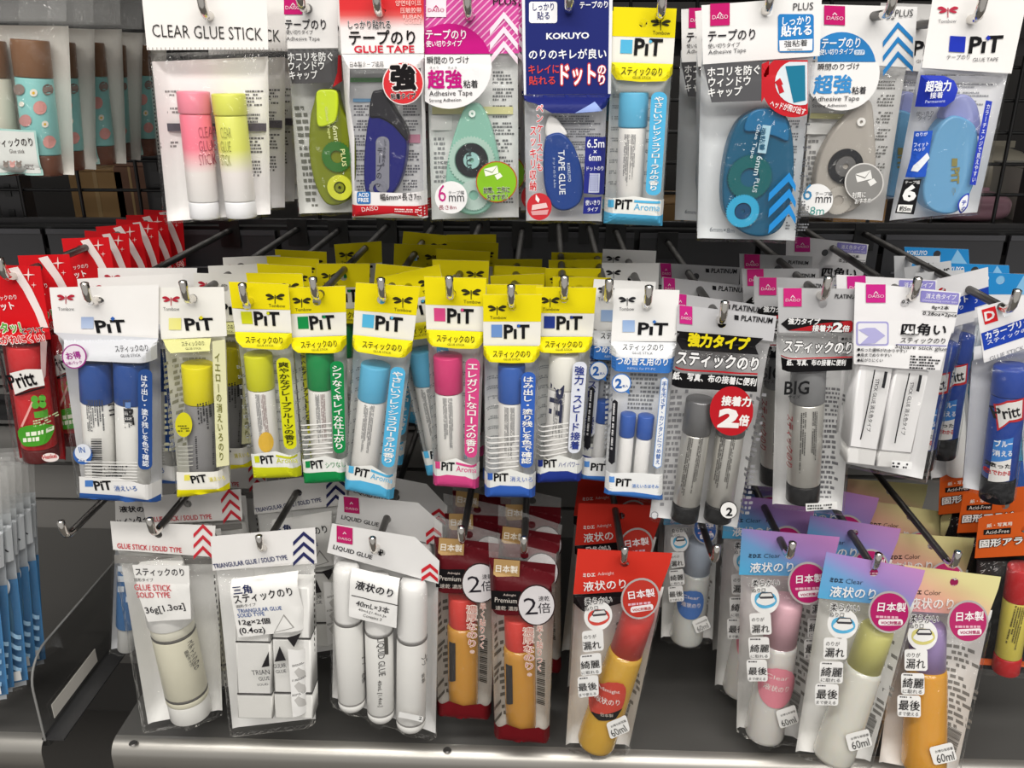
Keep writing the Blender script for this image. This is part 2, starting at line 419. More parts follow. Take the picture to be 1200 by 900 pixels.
    def pouch(s, b0=None, tint='#ffffff', nu=20, nv=34, part='film_pouch'):
        b0 = (s.ftop or 0) if b0 is None else b0
        vs = []; fs = []; sx = s.O.x * 37
        for j in range(nv + 1):
            b = b0 + (1 - b0) * j / nv
            for i in range(nu + 1):
                a = i / nu; u, v = s.n2uv(a, b)
                ed = min(a, 1 - a, (1 - b)) 
                if a in (0, 1): u += .0012 * noise.noise(Vector((b * 5 + sx, a * 9, 2)))
                if j == nv: v += .0022 * noise.noise(Vector((a * 4 + sx, 3, b)))
                w = s.film(u, v)
                vs.append((u, -w, v))
        for j in range(nv):
            for i in range(nu):
                q = j * (nu + 1) + i; fs.append((q, q + nu + 1, q + nu + 2, q + 1))
        s.mb(part).add(vs, fs, mat(tint, 'film'), True)
    def stick(s, top, bot, width, segs, part='glue_stick', w0=.001, n=28, round_top=.12):
        """segs: (t0, t1, sub-part, colour, radius factor, material kind) along the axis top -> bot"""
        ox, oy, k = s.vw; r0 = width / k / 2 * s.mpp()
        wc = w0 - .001; s.H = max(s.H, r0 + .0015) if not s.sticks else max(s.H, r0 + .0015); s.Hb = max(s.Hb, r0 + .0012)
        p0 = s.p(*top); p1 = s.p(*bot); a = s.loc(*p0, wc); b = s.loc(*p1, wc); s.sticks.append((a, b, r0, wc))
        A = Vector((a[0], -wc, a[1])); B = Vector((b[0], -wc, b[1])); d = (B - A); Ln = d.length; dn = d.normalized()
        e1 = dn.cross(Vector((0, 1, 0))).normalized(); e2 = Vector((0, 1, 0)).cross(Vector((0,0,0))) if False else dn.cross(e1).normalized()
        for (t0, t1, sub, col, rf, kind) in segs:
            rr = r0 * rf; c = min(.0012, (t1 - t0) * Ln * .3)
            prof = [(t0 * Ln, 0), (t0 * Ln, rr - c), (t0 * Ln + c * .3, rr - c * .3), (t0 * Ln + c, rr), (t1 * Ln - c, rr), (t1 * Ln - c * .3, rr - c * .3), (t1 * Ln, rr - c), (t1 * Ln, 0)]
            if isinstance(kind, tuple): kind, shape = kind; prof = [(t0 * Ln + (t1 - t0) * Ln * y, rr * x) for y, x in shape]
            vs = []; fs = []
            for (y, r) in prof:
                for q in range(n):
                    th = 2 * math.pi * q / n; vs.append(A + dn * y + (e1 * math.cos(th) + e2 * math.sin(th)) * max(r, 1e-5))
            for i in range(len(prof) - 1):
                for q in range(n): fs.append((i * n + q, i * n + (q + 1) % n, (i + 1) * n + (q + 1) % n, (i + 1) * n + q))
            s.mb((part, len(s.sticks), sub)).add(vs, fs, M(col, kind), True)
        return len(s.sticks) - 1
    def solid(s, part, pts, w0, w1, col, kind='plastic', bev=.0015, sm=6):
        """moulded body with a rounded front edge"""
        w0 -= .007; w1 -= .007
        P = smooth(pts, sm) if sm else pts; mid = (w0 + w1) / 2
        uv = [Vector(s.loc(*s.p(x, y), w1)) for x, y in P]; n = len(uv)
        ar = sum(uv[i].x * uv[(i + 1) % n].y - uv[(i + 1) % n].x * uv[i].y for i in range(n))
        nor = []
        for i in range(n):
            t = (uv[(i + 1) % n] - uv[i - 1]).normalized(); q = Vector((-t.y, t.x)); nor.append(q if ar > 0 else -q)
        rings = [(w0, 0), (w1 - bev, 0), (w1 - bev * .3, bev * .3), (w1, bev)]
        vs = [(p.x + q.x * e, -w, p.y + q.y * e) for w, e in rings for p, q in zip(uv, nor)]; fs = []
        for j in range(3):
            for i in range(n): fs.append((j * n + i, j * n + (i + 1) % n, (j + 1) * n + (i + 1) % n, (j + 1) * n + i))
        m = M(col, kind); mbb = s.mb(part); mbb.add(vs, fs, m, True)
        tv, tf = fill2d([[(x, z) for x, y, z in vs[3 * n:]]]); mbb.add([(u, -w1, v) for u, v in tv], tf, m)
    def ring(s, part, c, r0, r1, w0, w1, col, kind='plastic', n=40, teeth=0):
        w0 -= .007; w1 -= .007; ctr = s.loc(*s.p(*c), w1); k = s.vw[2]; sc = s.mpp() / k; r0 *= sc; r1 *= sc; vs = []; fs = []
        N_ = teeth * 2 if teeth else n
        for w, r in ((w0, r1), (w1, r1), (w1, r0), (w0, r0)):
            for i in range(N_):
                t = 2 * math.pi * i / N_; q = r * (.92 if teeth and r == r1 and i % 2 else 1); vs.append((ctr[0] + q * math.cos(t), -w, ctr[1] + q * math.sin(t)))
        for j in range(3):
            for i in range(N_): fs.append((j * N_ + i, j * N_ + (i + 1) % N_, (j + 1) * N_ + (i + 1) % N_, (j + 1) * N_ + i))
        s.mb(part).add(vs, fs, M(col, kind))
    def finish(s, copies=(), noun=None):
        for f, a, k in getattr(s, 'later', ()): s.now = True; getattr(s, f)(*a, **k)
        root = empty(s.name, s.O); root.rotation_euler = s.rot.to_euler(); tag(root, s.label, s.cat, s.group)
        emp = {}
        if getattr(s, 'bk', None): s.back_mesh()
        for part in s.order:
            b = s.parts[part]
            if isinstance(part, tuple):
                pn, i, sub = part
                if (pn, i) not in emp: emp[(pn, i)] = empty(pn, parent=root)
                b.build(sub, emp[(pn, i)])
            else:
                b.build(part, root)
        s.root = root
        out = [root]
        for (dx, dyy, dz, roll, yaw, label) in copies:
            out.append(dup(root, (s.O.x + dx, s.O.y + dyy, s.O.z + dz), roll, yaw, label))
        return out
def dup(root, loc, roll, yaw, label):
    c = root.copy(); COL.objects.link(c); c.location = loc
    c.rotation_euler = (Matrix.Rotation(math.radians(yaw), 3, 'Z') @ Matrix.Rotation(math.radians(roll), 3, 'Y') @ root.rotation_euler.to_matrix()).to_euler()
    c['label'] = label
    for ch in list(root.children):
        d = ch.copy(); COL.objects.link(d); d.parent = c
        for g in list(ch.children):
            h = g.copy(); COL.objects.link(h); h.parent = d
    return c

for _n in ('poly', 'text', 'vtext', 'micro', 'bars'):       # print on the back sheet waits until the pack's depth is known
    def _wrap(fn, name):
        def g(s, part, *a, **k):
            if part == 'back_sheet' and not getattr(s, 'now', False):
                s.__dict__.setdefault('later', []).append((name, (part,) + a, k)); s.__dict__.setdefault('lvw', s.vw); return
            return fn(s, part, *a, **k)
        return g
    setattr(Pack, _n, _wrap(getattr(Pack, _n), _n))
# emblems
def dragonfly(p, x, y, w, col, part='header_card', on='c'):
    h = w * .5
    p.poly(part, [(x - w * .03, y - h * .25), (x + w * .03, y - h * .25), (x + w * .02, y + h * .75), (x - w * .02, y + h * .75)], col, on, 3)
    for sx in (-1, 1):
        p.poly(part, smooth([(x + sx * w * .04, y), (x + sx * w * .3, y - h * .38), (x + sx * w * .52, y - h * .28), (x + sx * w * .45, y - h * .08)], 3), col, on, 3)
        p.poly(part, smooth([(x + sx * w * .04, y + h * .08), (x + sx * w * .28, y + h * .02), (x + sx * w * .46, y + h * .2), (x + sx * w * .3, y + h * .3)], 3), col, on, 3)
def chain_logo(p, x0, y0, x1, y1, part='header_card', bgc='#c2186b', fg='#f3d5e2', skew=0):
    p.poly(part, [(x0, y0), (x1, y0 + skew), (x1, y1 + skew), (x0, y1)], bgc, 'c', 3)
    w = x1 - x0; h = y1 - y0; cy = y0 + h * .72 + skew * .5
    p.text(part, 'DAISO', (x0 + w * .1, cy), (x1 - w * .1, cy + skew * .8), h * .17, fg, 'c', 5, .0)
    p.poly(part, [(x0 + w * .38, y0 + h * .5), (x0 + w * .5, y0 + h * .36), (x0 + w * .62, y0 + h * .5), (x0 + w * .58, y0 + h * .53), (x0 + w * .5, y0 + h * .43), (x0 + w * .42, y0 + h * .53)], fg, 'c', 5)
def chevrons(p, x, y, w, h, n, step, col, part='header_card', on='c', lay=3, th=.4, skew=0, hole=False):
    for i in range(n):
        yy = y + i * step
        p.poly(part, [(x, yy + h), (x + w / 2, yy + skew / 2), (x + w, yy + h + skew), (x + w, yy + h + h * th * 1.4 + skew), (x + w / 2, yy + h * th * 1.4 + skew / 2), (x, yy + h + h * th * 1.4)], col, on, lay)
# ------------------------------------------------------------------ the rack
DARK = mat('#2b2a2c', 'satin'); BLACK = mat('#161617', 'satin'); STEEL = mat('#6e6c6a', 'metal'); CHROME = mat('#e8e4de', 'chrome')
SHELFM = mat('#565553', 'satin'); LIP = mat('#b9b6b0', 'metal')
YS = .70           # front edge of the shelf
ZS = at(600, 874, YS + .016).z          # shelf top
b = MB(); b.box(-2.4, 2.4, -.6, 2.4, -.02, 0, mat('#6d6a66', 'matte')); structure(b.build('floor'))
b = MB(); b.box(-2.4, 2.4, 1.85, 1.9, 0, 1.9, mat('#1d1b1a', 'matte')); structure(b.build('wall_far'))
# slatted metal back panel below the hook bars
b = MB(); zt = at(600, 330, 1.15).z
b.box(-1.5, 1.5, 1.16, 1.175, .2, zt, mat('#4a4948', 'satin'))
for k in range(10):
    z = zt - .05 - k * .062
    b.box(-1.5, 1.5, 1.148, 1.1595, z - .05, z + .006, mat('#7b7976', 'satin'))
structure(b.build('wall_back'))

def hook_bar(y_px, label, plates=True):
    z = at(600, y_px, YB).z
    r = empty('hook_rail', (0, YB, z - .006)); tag(r, label, 'rail', 'hook rails of the rack')
    m = MB(); m.box(-.95, .95, .0, .018, -.012, .0, BLACK); m.box(-.95, .95, .018, .024, -.03, .006, DARK); m.build('bar', r)
    if plates:
        for k in range(13):
            x = -.9 + k * .145
            m = MB(); m.box(x, x + .138, -.006, -.002, -.075, -.004, mat('#3a3a3d', 'satin')); m.box(x, x + .138, -.008, -.0061, -.009, -.003, mat('#58585c', 'plastic'))
            m.box(x + .012, x + .05, -.0072, -.0061, -.05, -.048, mat('#77777b', 'plastic')); m.build('label_plate', r)
    return z
ZB2 = hook_bar(262, 'black hook rail with grey label plates across the middle of the rack')
ZB1 = hook_bar(25, 'upper black hook rail behind the topmost row of packs', False)
ZB3 = hook_bar(478, 'lower black hook rail behind the bottom row of packs', False)
# wire grid behind
r = empty('wire_grid', (0, 1.062, ZC)); tag(r, 'black wire grid panel at the back of the rack', 'grid')
m = MB()
for k in range(-13, 14): m.tube([(k * .075 + .02, 0, -.42), (k * .075 + .02, 0, .35)], .0022, BLACK, 6)
m.build('upright_wire_lattice', r)
m = MB()
for k in range(21): m.tube([(-1, .0048, -.40 + k * .036), (1, .0048, -.40 + k * .036)], .0022, BLACK, 6)
m.build('cross_wire_lattice', r)
for k, px in enumerate((-8, 172, 1240)):
    x = at(px, 240, 1.04).x
    m = MB(); m.box(-.014, .014, 0, .03, .36, 1.0, DARK)
    for q in range(11, 30): m.box(-.004, .004, -.0012, .0, .03 + q * .032, .046 + q * .032, BLACK)
    o = m.build('slotted_upright'); o.location = (x, 1.075, .55)
    tag(o, ['black slotted upright at the far left edge of the rack', 'black slotted upright behind the clear pink and yellow glue sticks', 'black slotted upright at the far right edge of the rack'][k], 'upright')
b = MB(); b.box(-1.3, 1.3, .66, 1.2, 1.47, 1.49, DARK); b.box(-1.3, 1.3, .655, .66, 1.44, 1.49, DARK); structure(b.build('shade_board_1'))     # unseen board added above the view to shade the packs farther back
# shelf
def shelf(x0, x1, y0, y1, label):
    r = empty('steel_shelf', ((x0 + x1) / 2, y0, ZS)); tag(r, label, 'shelf', 'steel base shelves')
    w = (x1 - x0) / 2
    m = MB(); m.box(-w, w, .016, y1 - y0, -.018, 0, SHELFM); m.build('shelf_board', r)
    m = MB(); n = 10; prof = [(.016 - .016 * math.sin(t), -.016 + .016 * math.cos(t)) for t in [math.pi / 2 * k / n for k in range(n + 1)]] + [(0, -.045), (.006, -.045)]
    vs = [(x, a, c) for x in (-w, w) for a, c in prof]; L = len(prof)
    m.add(vs, [(i, i + L, i + L + 1, i + 1) for i in range(L - 1)], LIP, True); m.build('front_lip', r)
    return r
XS = at(133, 897, YS).x
sh = shelf(XS, 1.2, YS, 1.146, 'long grey steel shelf with a bright rounded lip below the bottom row')
sh2 = shelf(-1.3, at(52, 897, YS).x, YS, 1.146, 'short grey steel shelf at the lower left beside the clear divider')
for px, py in ((156, 871), (524, 879)):
    P_ = at(px, py, .70); 
    m = MB(); m.tube([(0, 0, 0), (0, 0, .0012)], [.0045, .0035], STEEL, 14); o = m.build('shelf_bolt'); d_ = ray(px, py); t_ = (ZS - ZC) / d_.z
    o.location = (d_.x * t_, d_.y * t_, ZS)
    tag(o, 'small bolt head on the shelf under the cream coloured glue stick pack' if px < 300 else 'small bolt head on the shelf below the amber gum bottles', 'bolt')
# clear divider
XD = at(55, 897, YS).x
r = empty('shelf_divider', (XD, YS + .005, ZS)); tag(r, 'clear plastic shelf divider with a rounded corner and a white strip', 'divider')
zt = at(45, 800, YS).z + .02 - ZS; Ld = .40
pts = [(0, .0), (Ld, .0), (Ld, zt)] + [(.035 - .035 * math.sin(t), zt - .035 + .035 * math.cos(t)) for t in [math.pi / 2 * k / 8 for k in range(9)]]
m = MB(); n = len(pts); vs = [(x, a, c) for x in (0, .0022) for a, c in pts]
m.add(vs, [tuple(range(n))[::-1], tuple(range(n, 2 * n))] + [(i, (i + 1) % n, n + (i + 1) % n, n + i) for i in range(n)], mat('#eeeeee', 'acrylic')); m.build('panel', r)
m = MB(); m.tube([(.0011, a, c) for a, c in [(Ld, zt)] + pts[3:] + [(0, 0)]], .0013, mat('#8d8d8b', 'plastic'), 8); m.build('polished_edge', r)
m = MB(); m.box(-.002, .022, .0, Ld, .0003, .0025, mat('#3a3a3b', 'satin')); m.build('foot_flange', r)
m = MB(); m.box(.0024, .0030, .02, .115, .012, .03, mat('#d6d2ca', 'print')); m.build('white_strip', r)

# ------------------------------------------------------------------ hooks
HK = 0
def hook(px, py, zb, label, Y=D, row=1):
    """px, py: foot of the upturned tip"""
    p = at(px, py, Y); r = empty('display_hook', (p.x, YB, p.z)); tag(r, label, 'hook', ['', 'top row hooks', 'middle row hooks', 'bottom row hooks'][row])
    y = Y - YB; R_ = .0035
    m = MB(); m.tube([(0, -.0, 0), (0, y + .03, 0), (0, y + .014, 0)], R_, mat('#5e5c5a', 'metal'), 12); m.build('rod', r)
    m = MB(); m.tube([(0, y + .0145, 0), (0, y + .008, .0003), (0, y + .004, .002), (0, y + .001, .006), (0, y, .011), (0, y - .001, .0185), (0, y - .001, .0195)], [R_, R_, R_, R_, R_, R_, R_ * .6], CHROME, 14); m.build('tip', r)
    m = MB(); m.box(-.016, .016, -.011, -.0085, -.014, .014, BLACK) if False else m.box(-.012, .012, -.0018, .0, -.02, .012, BLACK); m.build('mounting_plate', r)
    r.location = (p.x, YB - .0085, p.z)
    for c in r.children: 
        if c.name.startswith(('rod', 'tip')): c.location.y = .0085
    return p
H1 = [(238, 18, 'clear pink and yellow glue sticks'), (352, 8, 'lime green tape pack'), (442, 14, 'red headed tape pack'), (548, 18, 'magenta headed mint tape pack'), (667, 10, 'navy headed blue tape pack'),
      (775, 18, 'light blue aroma glue stick in the top row'), (901, 12, 'teal tape pack'), (1044, 16, 'clear grey tape pack'), (1148, 22, 'pale blue tape pack')]
H2 = [(5, 328, 'red glue stick pack at the left edge'), (104, 357, 'two blue capped glue sticks'), (218, 355, 'white headed yellow capped glue stick'), (287, 358, 'lime yellow grapefruit glue stick'), (369, 351, 'green glue stick'),
      (448, 352, 'light blue aroma stick in the middle row'), (527, 350, 'rose pink glue stick'), (599, 360, 'blue capped white glue stick'), (661, 350, 'all white glue stick'), (713, 354, 'blank spot left of the blue refill pack'),
      (759, 361, 'slim blue refill sticks'), (847, 379, 'twin silver glue sticks'), (967, 351, 'single big silver glue stick'), (1071, 352, 'white square glue sticks'), (1186, 366, 'dark blue glue sticks at the right edge')]
H3 = [(76, 631, 'empty spot above the clear divider'), (179, 628, 'cream coloured solid glue stick'), (306, 648, 'triangular glue sticks'), (438, 650, 'three white liquid glue bottles'), (541, 638, 'darker amber gum bottle'),
      (614, 650, 'bright amber gum bottle'), (731, 662, 'red headed gum bottle'), (838, 660, 'emptied spot right of the red headed gum bottle'), (926, 656, 'clear pink gum bottle'), (1026, 669, 'clear gum bottle in front'), (1118, 667, 'orange gum bottle')]
for row, hs, zb in ((1, H1, ZB1), (2, H2, ZB2), (3, H3, ZB3)):
    for x, y, t in hs: hook(x, y, zb, 'chrome tipped hook of the ' + t, D, row)

# ------------------------------------------------------------------ packages
def stick_pit(label, quad, acc, cap, ban, left=False, hole=(.5, .075), axis=((.38, .37), (.42, .955)), barrel='#eceae6', banner_col=None, extra=None, word='Aroma', stripes=False, sq=None, copies=(), dy=12, tail='#e9eae6', sw=.47, wordcol=None, yaw=0):
    p = Pack('glue_stick_pack', 'glue stick', label, quad, dy, .026, 2.4, yaw=yaw, group='single glue sticks with yellow headers')
    wpx = quad[1][0] - quad[0][0]; q = [p.p(*c) for c in quad]
    hh = p.loc(q[0][0] * (1 - hole[0]) + q[1][0] * hole[0], q[0][1] + (q[3][1] - q[0][1]) * hole[1], 0)
    def N(a, b):
        (ax, ay), (bx, by), (cx, cy), (dx, dy_) = q
        return (ax * (1 - a) + bx * a) * (1 - b) + (dx * (1 - a) + cx * a) * b, (ay * (1 - a) + by * a) * (1 - b) + (dy_ * (1 - a) + cy * a) * b
    p.holeuv = p.loc(*N(*hole), 0); hgt = q[3][1] - q[0][1]
    Q = lambda a0, b0, a1, b1: [N(a0, b0), N(a1, b0), N(a1, b1), N(a0, b1)]
    p.header(Q(0, 0, 1, .255), '#eceae4', 5)
    p.poly('header_card', Q(0, 0, 1, .135), '#e9d80f', 'c', 1, True)
    x = .1 if left else .62
    c = N(x + .14, .07); dragonfly(p, c[0], c[1], wpx * .3, '#33301a')
    p.text('header_card', 'Tombow', N(x + .02, .122), N(x + .3, .122), hgt * .016, '#4a461c', 'c', 3, 0)
    p.poly('header_card', Q(.14, .15, .33, .213), sq or acc, 'c', 2)
    p.text('header_card', 'PıT', N(.37, .217), N(.8, .217), hgt * .068, '#17171a', 'c', 3, .03)
    c = N(.615, .155); p.poly('header_card', [(c[0], c[1] - 2.2), (c[0] + 2.2, c[1]), (c[0], c[1] + 2.2), (c[0] - 2.2, c[1])], acc, 'c', 4)
    p.ftop = .235
    p.back('#d2d5d4', b0=.22)
    for k in range(9): p.micro('back_sheet', N(.05, .4 + k * .05), N(.93, .4 + k * .05), N(.05, .42 + k * .05), 2, '#9b9fa2', 'b', 1, seed=k)
    sb = .52 if barrel else .5
    st = p.stick(N(*axis[0]), N(*axis[1]), wpx * sw, [(0, .29, 'cap', cap, 1.03, 'plastic'), (.29, .9, 'barrel', barrel, .98, 'plastic'), (.9, 1, 'base', cap, 1.0, 'plastic')])
    def A(t, s):   # along the stick, across it (-1..1)
        a0, b0 = axis[0]; a1, b1 = axis[1]; return N(a0 + (a1 - a0) * t + s * sw / 2, b0 + (b1 - b0) * t)
    for k, (s, cc) in enumerate(((-.55, '#6c6d72'), (-.1, '#8a6a6c' if 'green' in label else '#6c6d72'))): p.micro('glue_stick_print', A(.36, s), A(.8, s), A(.36, s + .36), 4, cc, st, 1, seed=k + 3)
    p.pouch(.24)
    # printed film: yellow panel, banner, foot
    top = [N(0, .255), N(1, .255), N(1, .30), N(.9, .335), N(.5, .342), N(.1, .335), N(0, .30)]
    p.poly('front_print', top, '#e3d818' if not left else '#e6da12', 'f', 1)
    p.text('front_print', 'スティックのり', N(.17, .312), N(.83, .312), hgt * .036, '#2a2817', 'f', 3, .015)
    p.text('front_print', 'GLUE STICK', N(.36, .327), N(.66, .327), hgt * .011, '#57531e', 'f', 3, 0)
    bc = banner_col or acc
    p.poly('front_print', [N(x, y * .27) for x, y in rrect(.68, .385 / .27, .94, .86 / .27, .11, 4)], bc, 'f', 2, flat=True)
    p.vtext('front_print', ban, N(.81, .405), N(.81, .84), wpx * .17, '#f4f4f0' if bc != '#d8d81c' else '#3c3c14', 'f', 4, .02)
    if stripes:
        for k in range(7): p.poly('front_print', Q(.03, .70 + k * .025, .66, .706 + k * .025), '#f2f1ee', 'f', 1)
    p.poly('front_print', [N(0, .875), N(.5, .868), N(1, .875), N(1, .945), N(.5, .955), N(0, .945)], tail, 'f', 1)
    p.poly('front_print', [N(0, .94), N(.3, .95), (N(.7, .952)), N(1, .945), N(1, .998), N(0, .998)], acc, 'f', 2)
    p.poly('front_print', Q(.06, .888, .16, .922), acc, 'f', 3)
    p.text('front_print', 'PiT', N(.19, .928), N(.46, .928), hgt * .042, '#17171a', 'f', 3, .03)
    p.text('front_print', word, N(.5, .93), N(.94, .932), hgt * .03, wordcol or acc, 'f', 3, .0)
    if word == 'Aroma': p.poly('front_print', Q(.5, .885, .94, .896), acc, 'f', 3)
    if extra: extra(p, N)
    return p.finish(copies)
def back_copies(n, d0, step, what, dx=0, jit=1.0, seed=1, nth=2):
    rr = random.Random(seed); o = []; names = ['second', 'third', 'fourth', 'fifth', 'sixth', 'seventh', 'eighth', 'ninth']
    for k in range(n):
        o.append((dx + rr.uniform(-.004, .004) * jit, d0 + step * k, rr.uniform(-.001, .001), rr.uniform(-2.5, 2.5) * jit, rr.uniform(-3, 3) * jit, '%s, %s from the front on its hook' % (what, names[k + nth - 2])))
    return o
SHORT = [0]
# ---- middle row of single sticks
stick_pit('lime yellow grapefruit glue stick pack hanging left of the green one', [(268, 330), (338, 333), (354, 557), (298, 560)], '#cbcf1e', '#d3d424', '爽やかなグレープフルーツの香り', False, (.26, .12), ((.36, .365), (.32, .95)), banner_col='#d8d81c', dy=14,
          extra=lambda p, N: [p.circ('glue_stick_print', N(.33, .82), 9, '#e6b93e', 0, 2, 12)], copies=back_copies(4, .032, .034, 'lime yellow stick pack behind the grapefruit one', seed=2))
stick_pit('green glue stick pack with white stripes hanging left of a light blue one', [(336, 337), (405, 335), (409, 562), (357, 566)], '#178a48', '#1b8d4b', 'シワなくキレイな仕上がり', True, (.5, .075), ((.5, .33), (.47, .95)), stripes=True, word='シワなし', dy=20,
          copies=[(.003, .09, 0, 2, 3, 'green stick pack hanging far back above the green front one'), (-.004, .19, 0, -2, 1, 'dim yellow headed green stick pack, hindmost on the green hook')])
stick_pit('light blue aroma glue stick pack tilted in front, middle row', [(417, 331), (492, 336), (461, 584), (404, 571)], '#55b3df', '#62b6dc', 'やさしいフレッシュフローラルの香り', False, (.42, .075), ((.42, .385), (.36, .94)), dy=14,
          copies=[(.014, .034, .004, -17, -4, 'second light blue aroma pack, tilted to the right behind the front one'), (.004, .07, 0, 2, 2, 'light blue aroma pack, third on its hook'), (.004, .17, 0, -2, 1, 'light blue aroma pack hanging dim at the back of its hook'), (.004, .23, 0, 2, 1, 'light blue aroma pack, hindmost of its hook')])
stick_pit('rose pink glue stick pack hanging beside the tilted light blue ones', [(497, 324), (570, 326), (561, 571), (508, 567)], '#d84a88', '#d63f78', 'エレガントなローズの香り', False, (.42, .09), ((.36, .375), (.4, .95)), dy=18,
          copies=back_copies(4, .07, .042, 'pink stick pack behind the rose pink one', seed=4))
stick_pit('white glue stick pack with blue cap and blue foot, yellow header', [(566, 345), (635, 345), (627, 581), (568, 580)], '#3763bb', '#3a63b4', 'はみ出し・塗り残しを色で確認', True, (.5, .06), ((.5, .345), (.52, .95)), stripes=True, word='消えいろ', sq='#6d92cf', dy=12,
          copies=back_copies(4, .032, .036, 'blue capped stick pack under a yellow header', seed=5))
stick_pit('all white glue stick pack with dark blue foot, yellow header', [(628, 336), (699, 337), (681, 562), (627, 564)], '#26398c', '#f1efe6', '強力・スピード接着', True, (.47, .06), ((.52, .34), (.46, .93)), banner_col='#dfe3ee', stripes=True, word='ハイパワー', dy=22, sw=.5,
          extra=lambda p, N: [p.text('glue_stick_print', 'PiT', N(.3, .5), N(.27, .68), 13, '#2a2f4c', 0, 2, .04), p.vtext('front_print', '強力・スピード接着', N(.81, .405), N(.81, .84), 11, '#26398c', 'f', 5, .02)],
          copies=back_copies(4, .034, .036, 'white stick pack behind the all white one', dx=.012, seed=6))
# ---- top row single
stick_pit('light blue aroma glue stick pack in the top row beside the navy header', [(719, 8), (793, 10), (776, 265), (707, 262)], '#55b3df', '#62b6dc', 'やさしいフレッシュフローラルの香り', False, (.48, .07), ((.4, .39), (.42, .93)), dy=14, copies=back_copies(2, .034, .04, 'light blue stick pack in the top row', seed=9))

# ---- two-stick pack, blue
def two_blue():
    p = Pack('glue_stick_twin_pack', 'glue stick', 'white headed pack of two blue capped glue sticks', [(232, 548), (745, 535), (757, 1545), (378, 1532)], 14, .03, 2.2, hole=(470, 612), view=(0, 200, 4))
    p.header([(232, 548), (745, 535), (742, 785), (255, 760)], '#f3f1ef', 20)
    dragonfly(p, 310, 595, 78, '#b3283a'); p.text('header_card', 'Tombow', (275, 655), (350, 655), 16, '#777777', 'c', 3, 0)
    p.poly('header_card', [(382, 685), (440, 685), (440, 740), (382, 740)], grad('bluesq', [(0, '#c9d8ee'), (1, '#2e62b4')], 'Z'), 'c', 3)
    p.text('header_card', 'PıT', (458, 758), (592, 755), 56, '#17171a', 'c', 3, .03); p.poly('header_card', [(530, 682), (541, 692), (530, 702), (519, 692)], '#2e62b4', 'c', 4)
    p.ftop = .235; p.back('#dcdde0', b0=.2)
    seg = [(0, .3, 'cap', '#2f5299', 1.02, 'plastic'), (.3, .93, 'barrel', '#eeede9', .99, 'plastic'), (.93, 1, 'base', '#e4e3df', .95, 'plastic')]
    p.stick((447, 890), (478, 1490), 152, seg); p.stick((615, 890), (630, 1500), 160, seg)
    for s, x in ((0, 400), (0, 440), (1, 575)): p.micro('glue_stick_print', (x, 1075), (x + 10, 1230), (x + 36, 1075), 4, '#54565c', s, 1, seed=x)
    p.text('glue_stick_print', 'PiT', (582, 1118), (588, 1190), 34, '#17171a', 1, 2, .03); p.poly('glue_stick_print', [(588, 1085), (614, 1085), (614, 1112), (588, 1112)], '#6d92cf', 1, 2)
    p.text('glue_stick_print', 'PiT', (512, 1095), (518, 1160), 24, '#17171a', 0, 2, .03)
    p.pouch(.24)
    p.poly('front_print', [(255, 758), (742, 785), (738, 880), (335, 888), (300, 830)], '#d3d5da', 'f', 1)
    p.text('front_print', 'スティックのり', (545, 850), (698, 845), 32, '#26262a', 'f', 3); p.text('front_print', 'GLUE STICK', (568, 873), (662, 870), 14, '#4a4a50', 'f', 3, 0)
    p.circ('front_print', (350, 870), 58, '#a53a90', 'f', 2); p.circ('front_print', (350, 870), 52, '#ece3ec', 'f', 3); p.text('front_print', 'お得', (318, 885), (385, 878), 34, '#a53a90', 'f', 4, .03); p.text('front_print', '2本パック', (315, 910), (388, 903), 16, '#a53a90', 'f', 4)
    p.poly('front_print', rrect(648, 930, 715, 1400, 28), '#2b4d8c', 'f', 2, flat=True); p.vtext('front_print', 'はみ出し・塗り残しを色で確認', (678, 955), (685, 1385), 30, '#e8ecf4', 'f', 4, .02)
    p.bars('front_print', (428, 1255), (434, 1440), (478, 1255), 22, '#2a2a2c', 'f', 3); p.micro('front_print', (490, 1380), (600, 1380), (490, 1435), 5, '#38393d', 'f', 3)
    for k in range(7): p.poly('front_print', [(400, 1360 + k * 14), (645, 1365 + k * 14), (645, 1369 + k * 14), (400, 1364 + k * 14)], '#f0efec', 'f', 4)
    p.circ('front_print', (390, 1330), 46, '#3a66ae', 'f', 2); p.circ('front_print', (390, 1318), 38, '#dfe4ee', 'f', 3); p.text('front_print', '22g', (370, 1365), (412, 1365), 24, '#f0f0f0', 'f', 4); p.text('front_print', 'IN', (375, 1320), (402, 1320), 28, '#3a66ae', 'f', 4)
    p.poly('front_print', [(372, 1432), (560, 1440), (757, 1445), (757, 1520), (560, 1525), (376, 1510)], '#e9e8e6', 'f', 2)
    p.poly('front_print', [(400, 1450), (438, 1450), (438, 1480), (400, 1480)], '#4f7fc4', 'f', 3); p.text('front_print', 'PiT', (450, 1495), (528, 1492), 44, '#17171a', 'f', 4, .03); p.text('front_print', '消えいろ', (540, 1500), (645, 1500), 28, '#3b65ad', 'f', 4)
    p.poly('front_print', [(376, 1508), (560, 1520), (757, 1512), (757, 1543), (378, 1530)], '#3560a8', 'f', 4)
    p.finish([(.006, .036, .0, -1, 2, 'pack of two blue capped sticks, second on its hook'), (.006, .07, .0, 1, -2, 'pack of two blue capped sticks, third on its hook')])
two_blue()
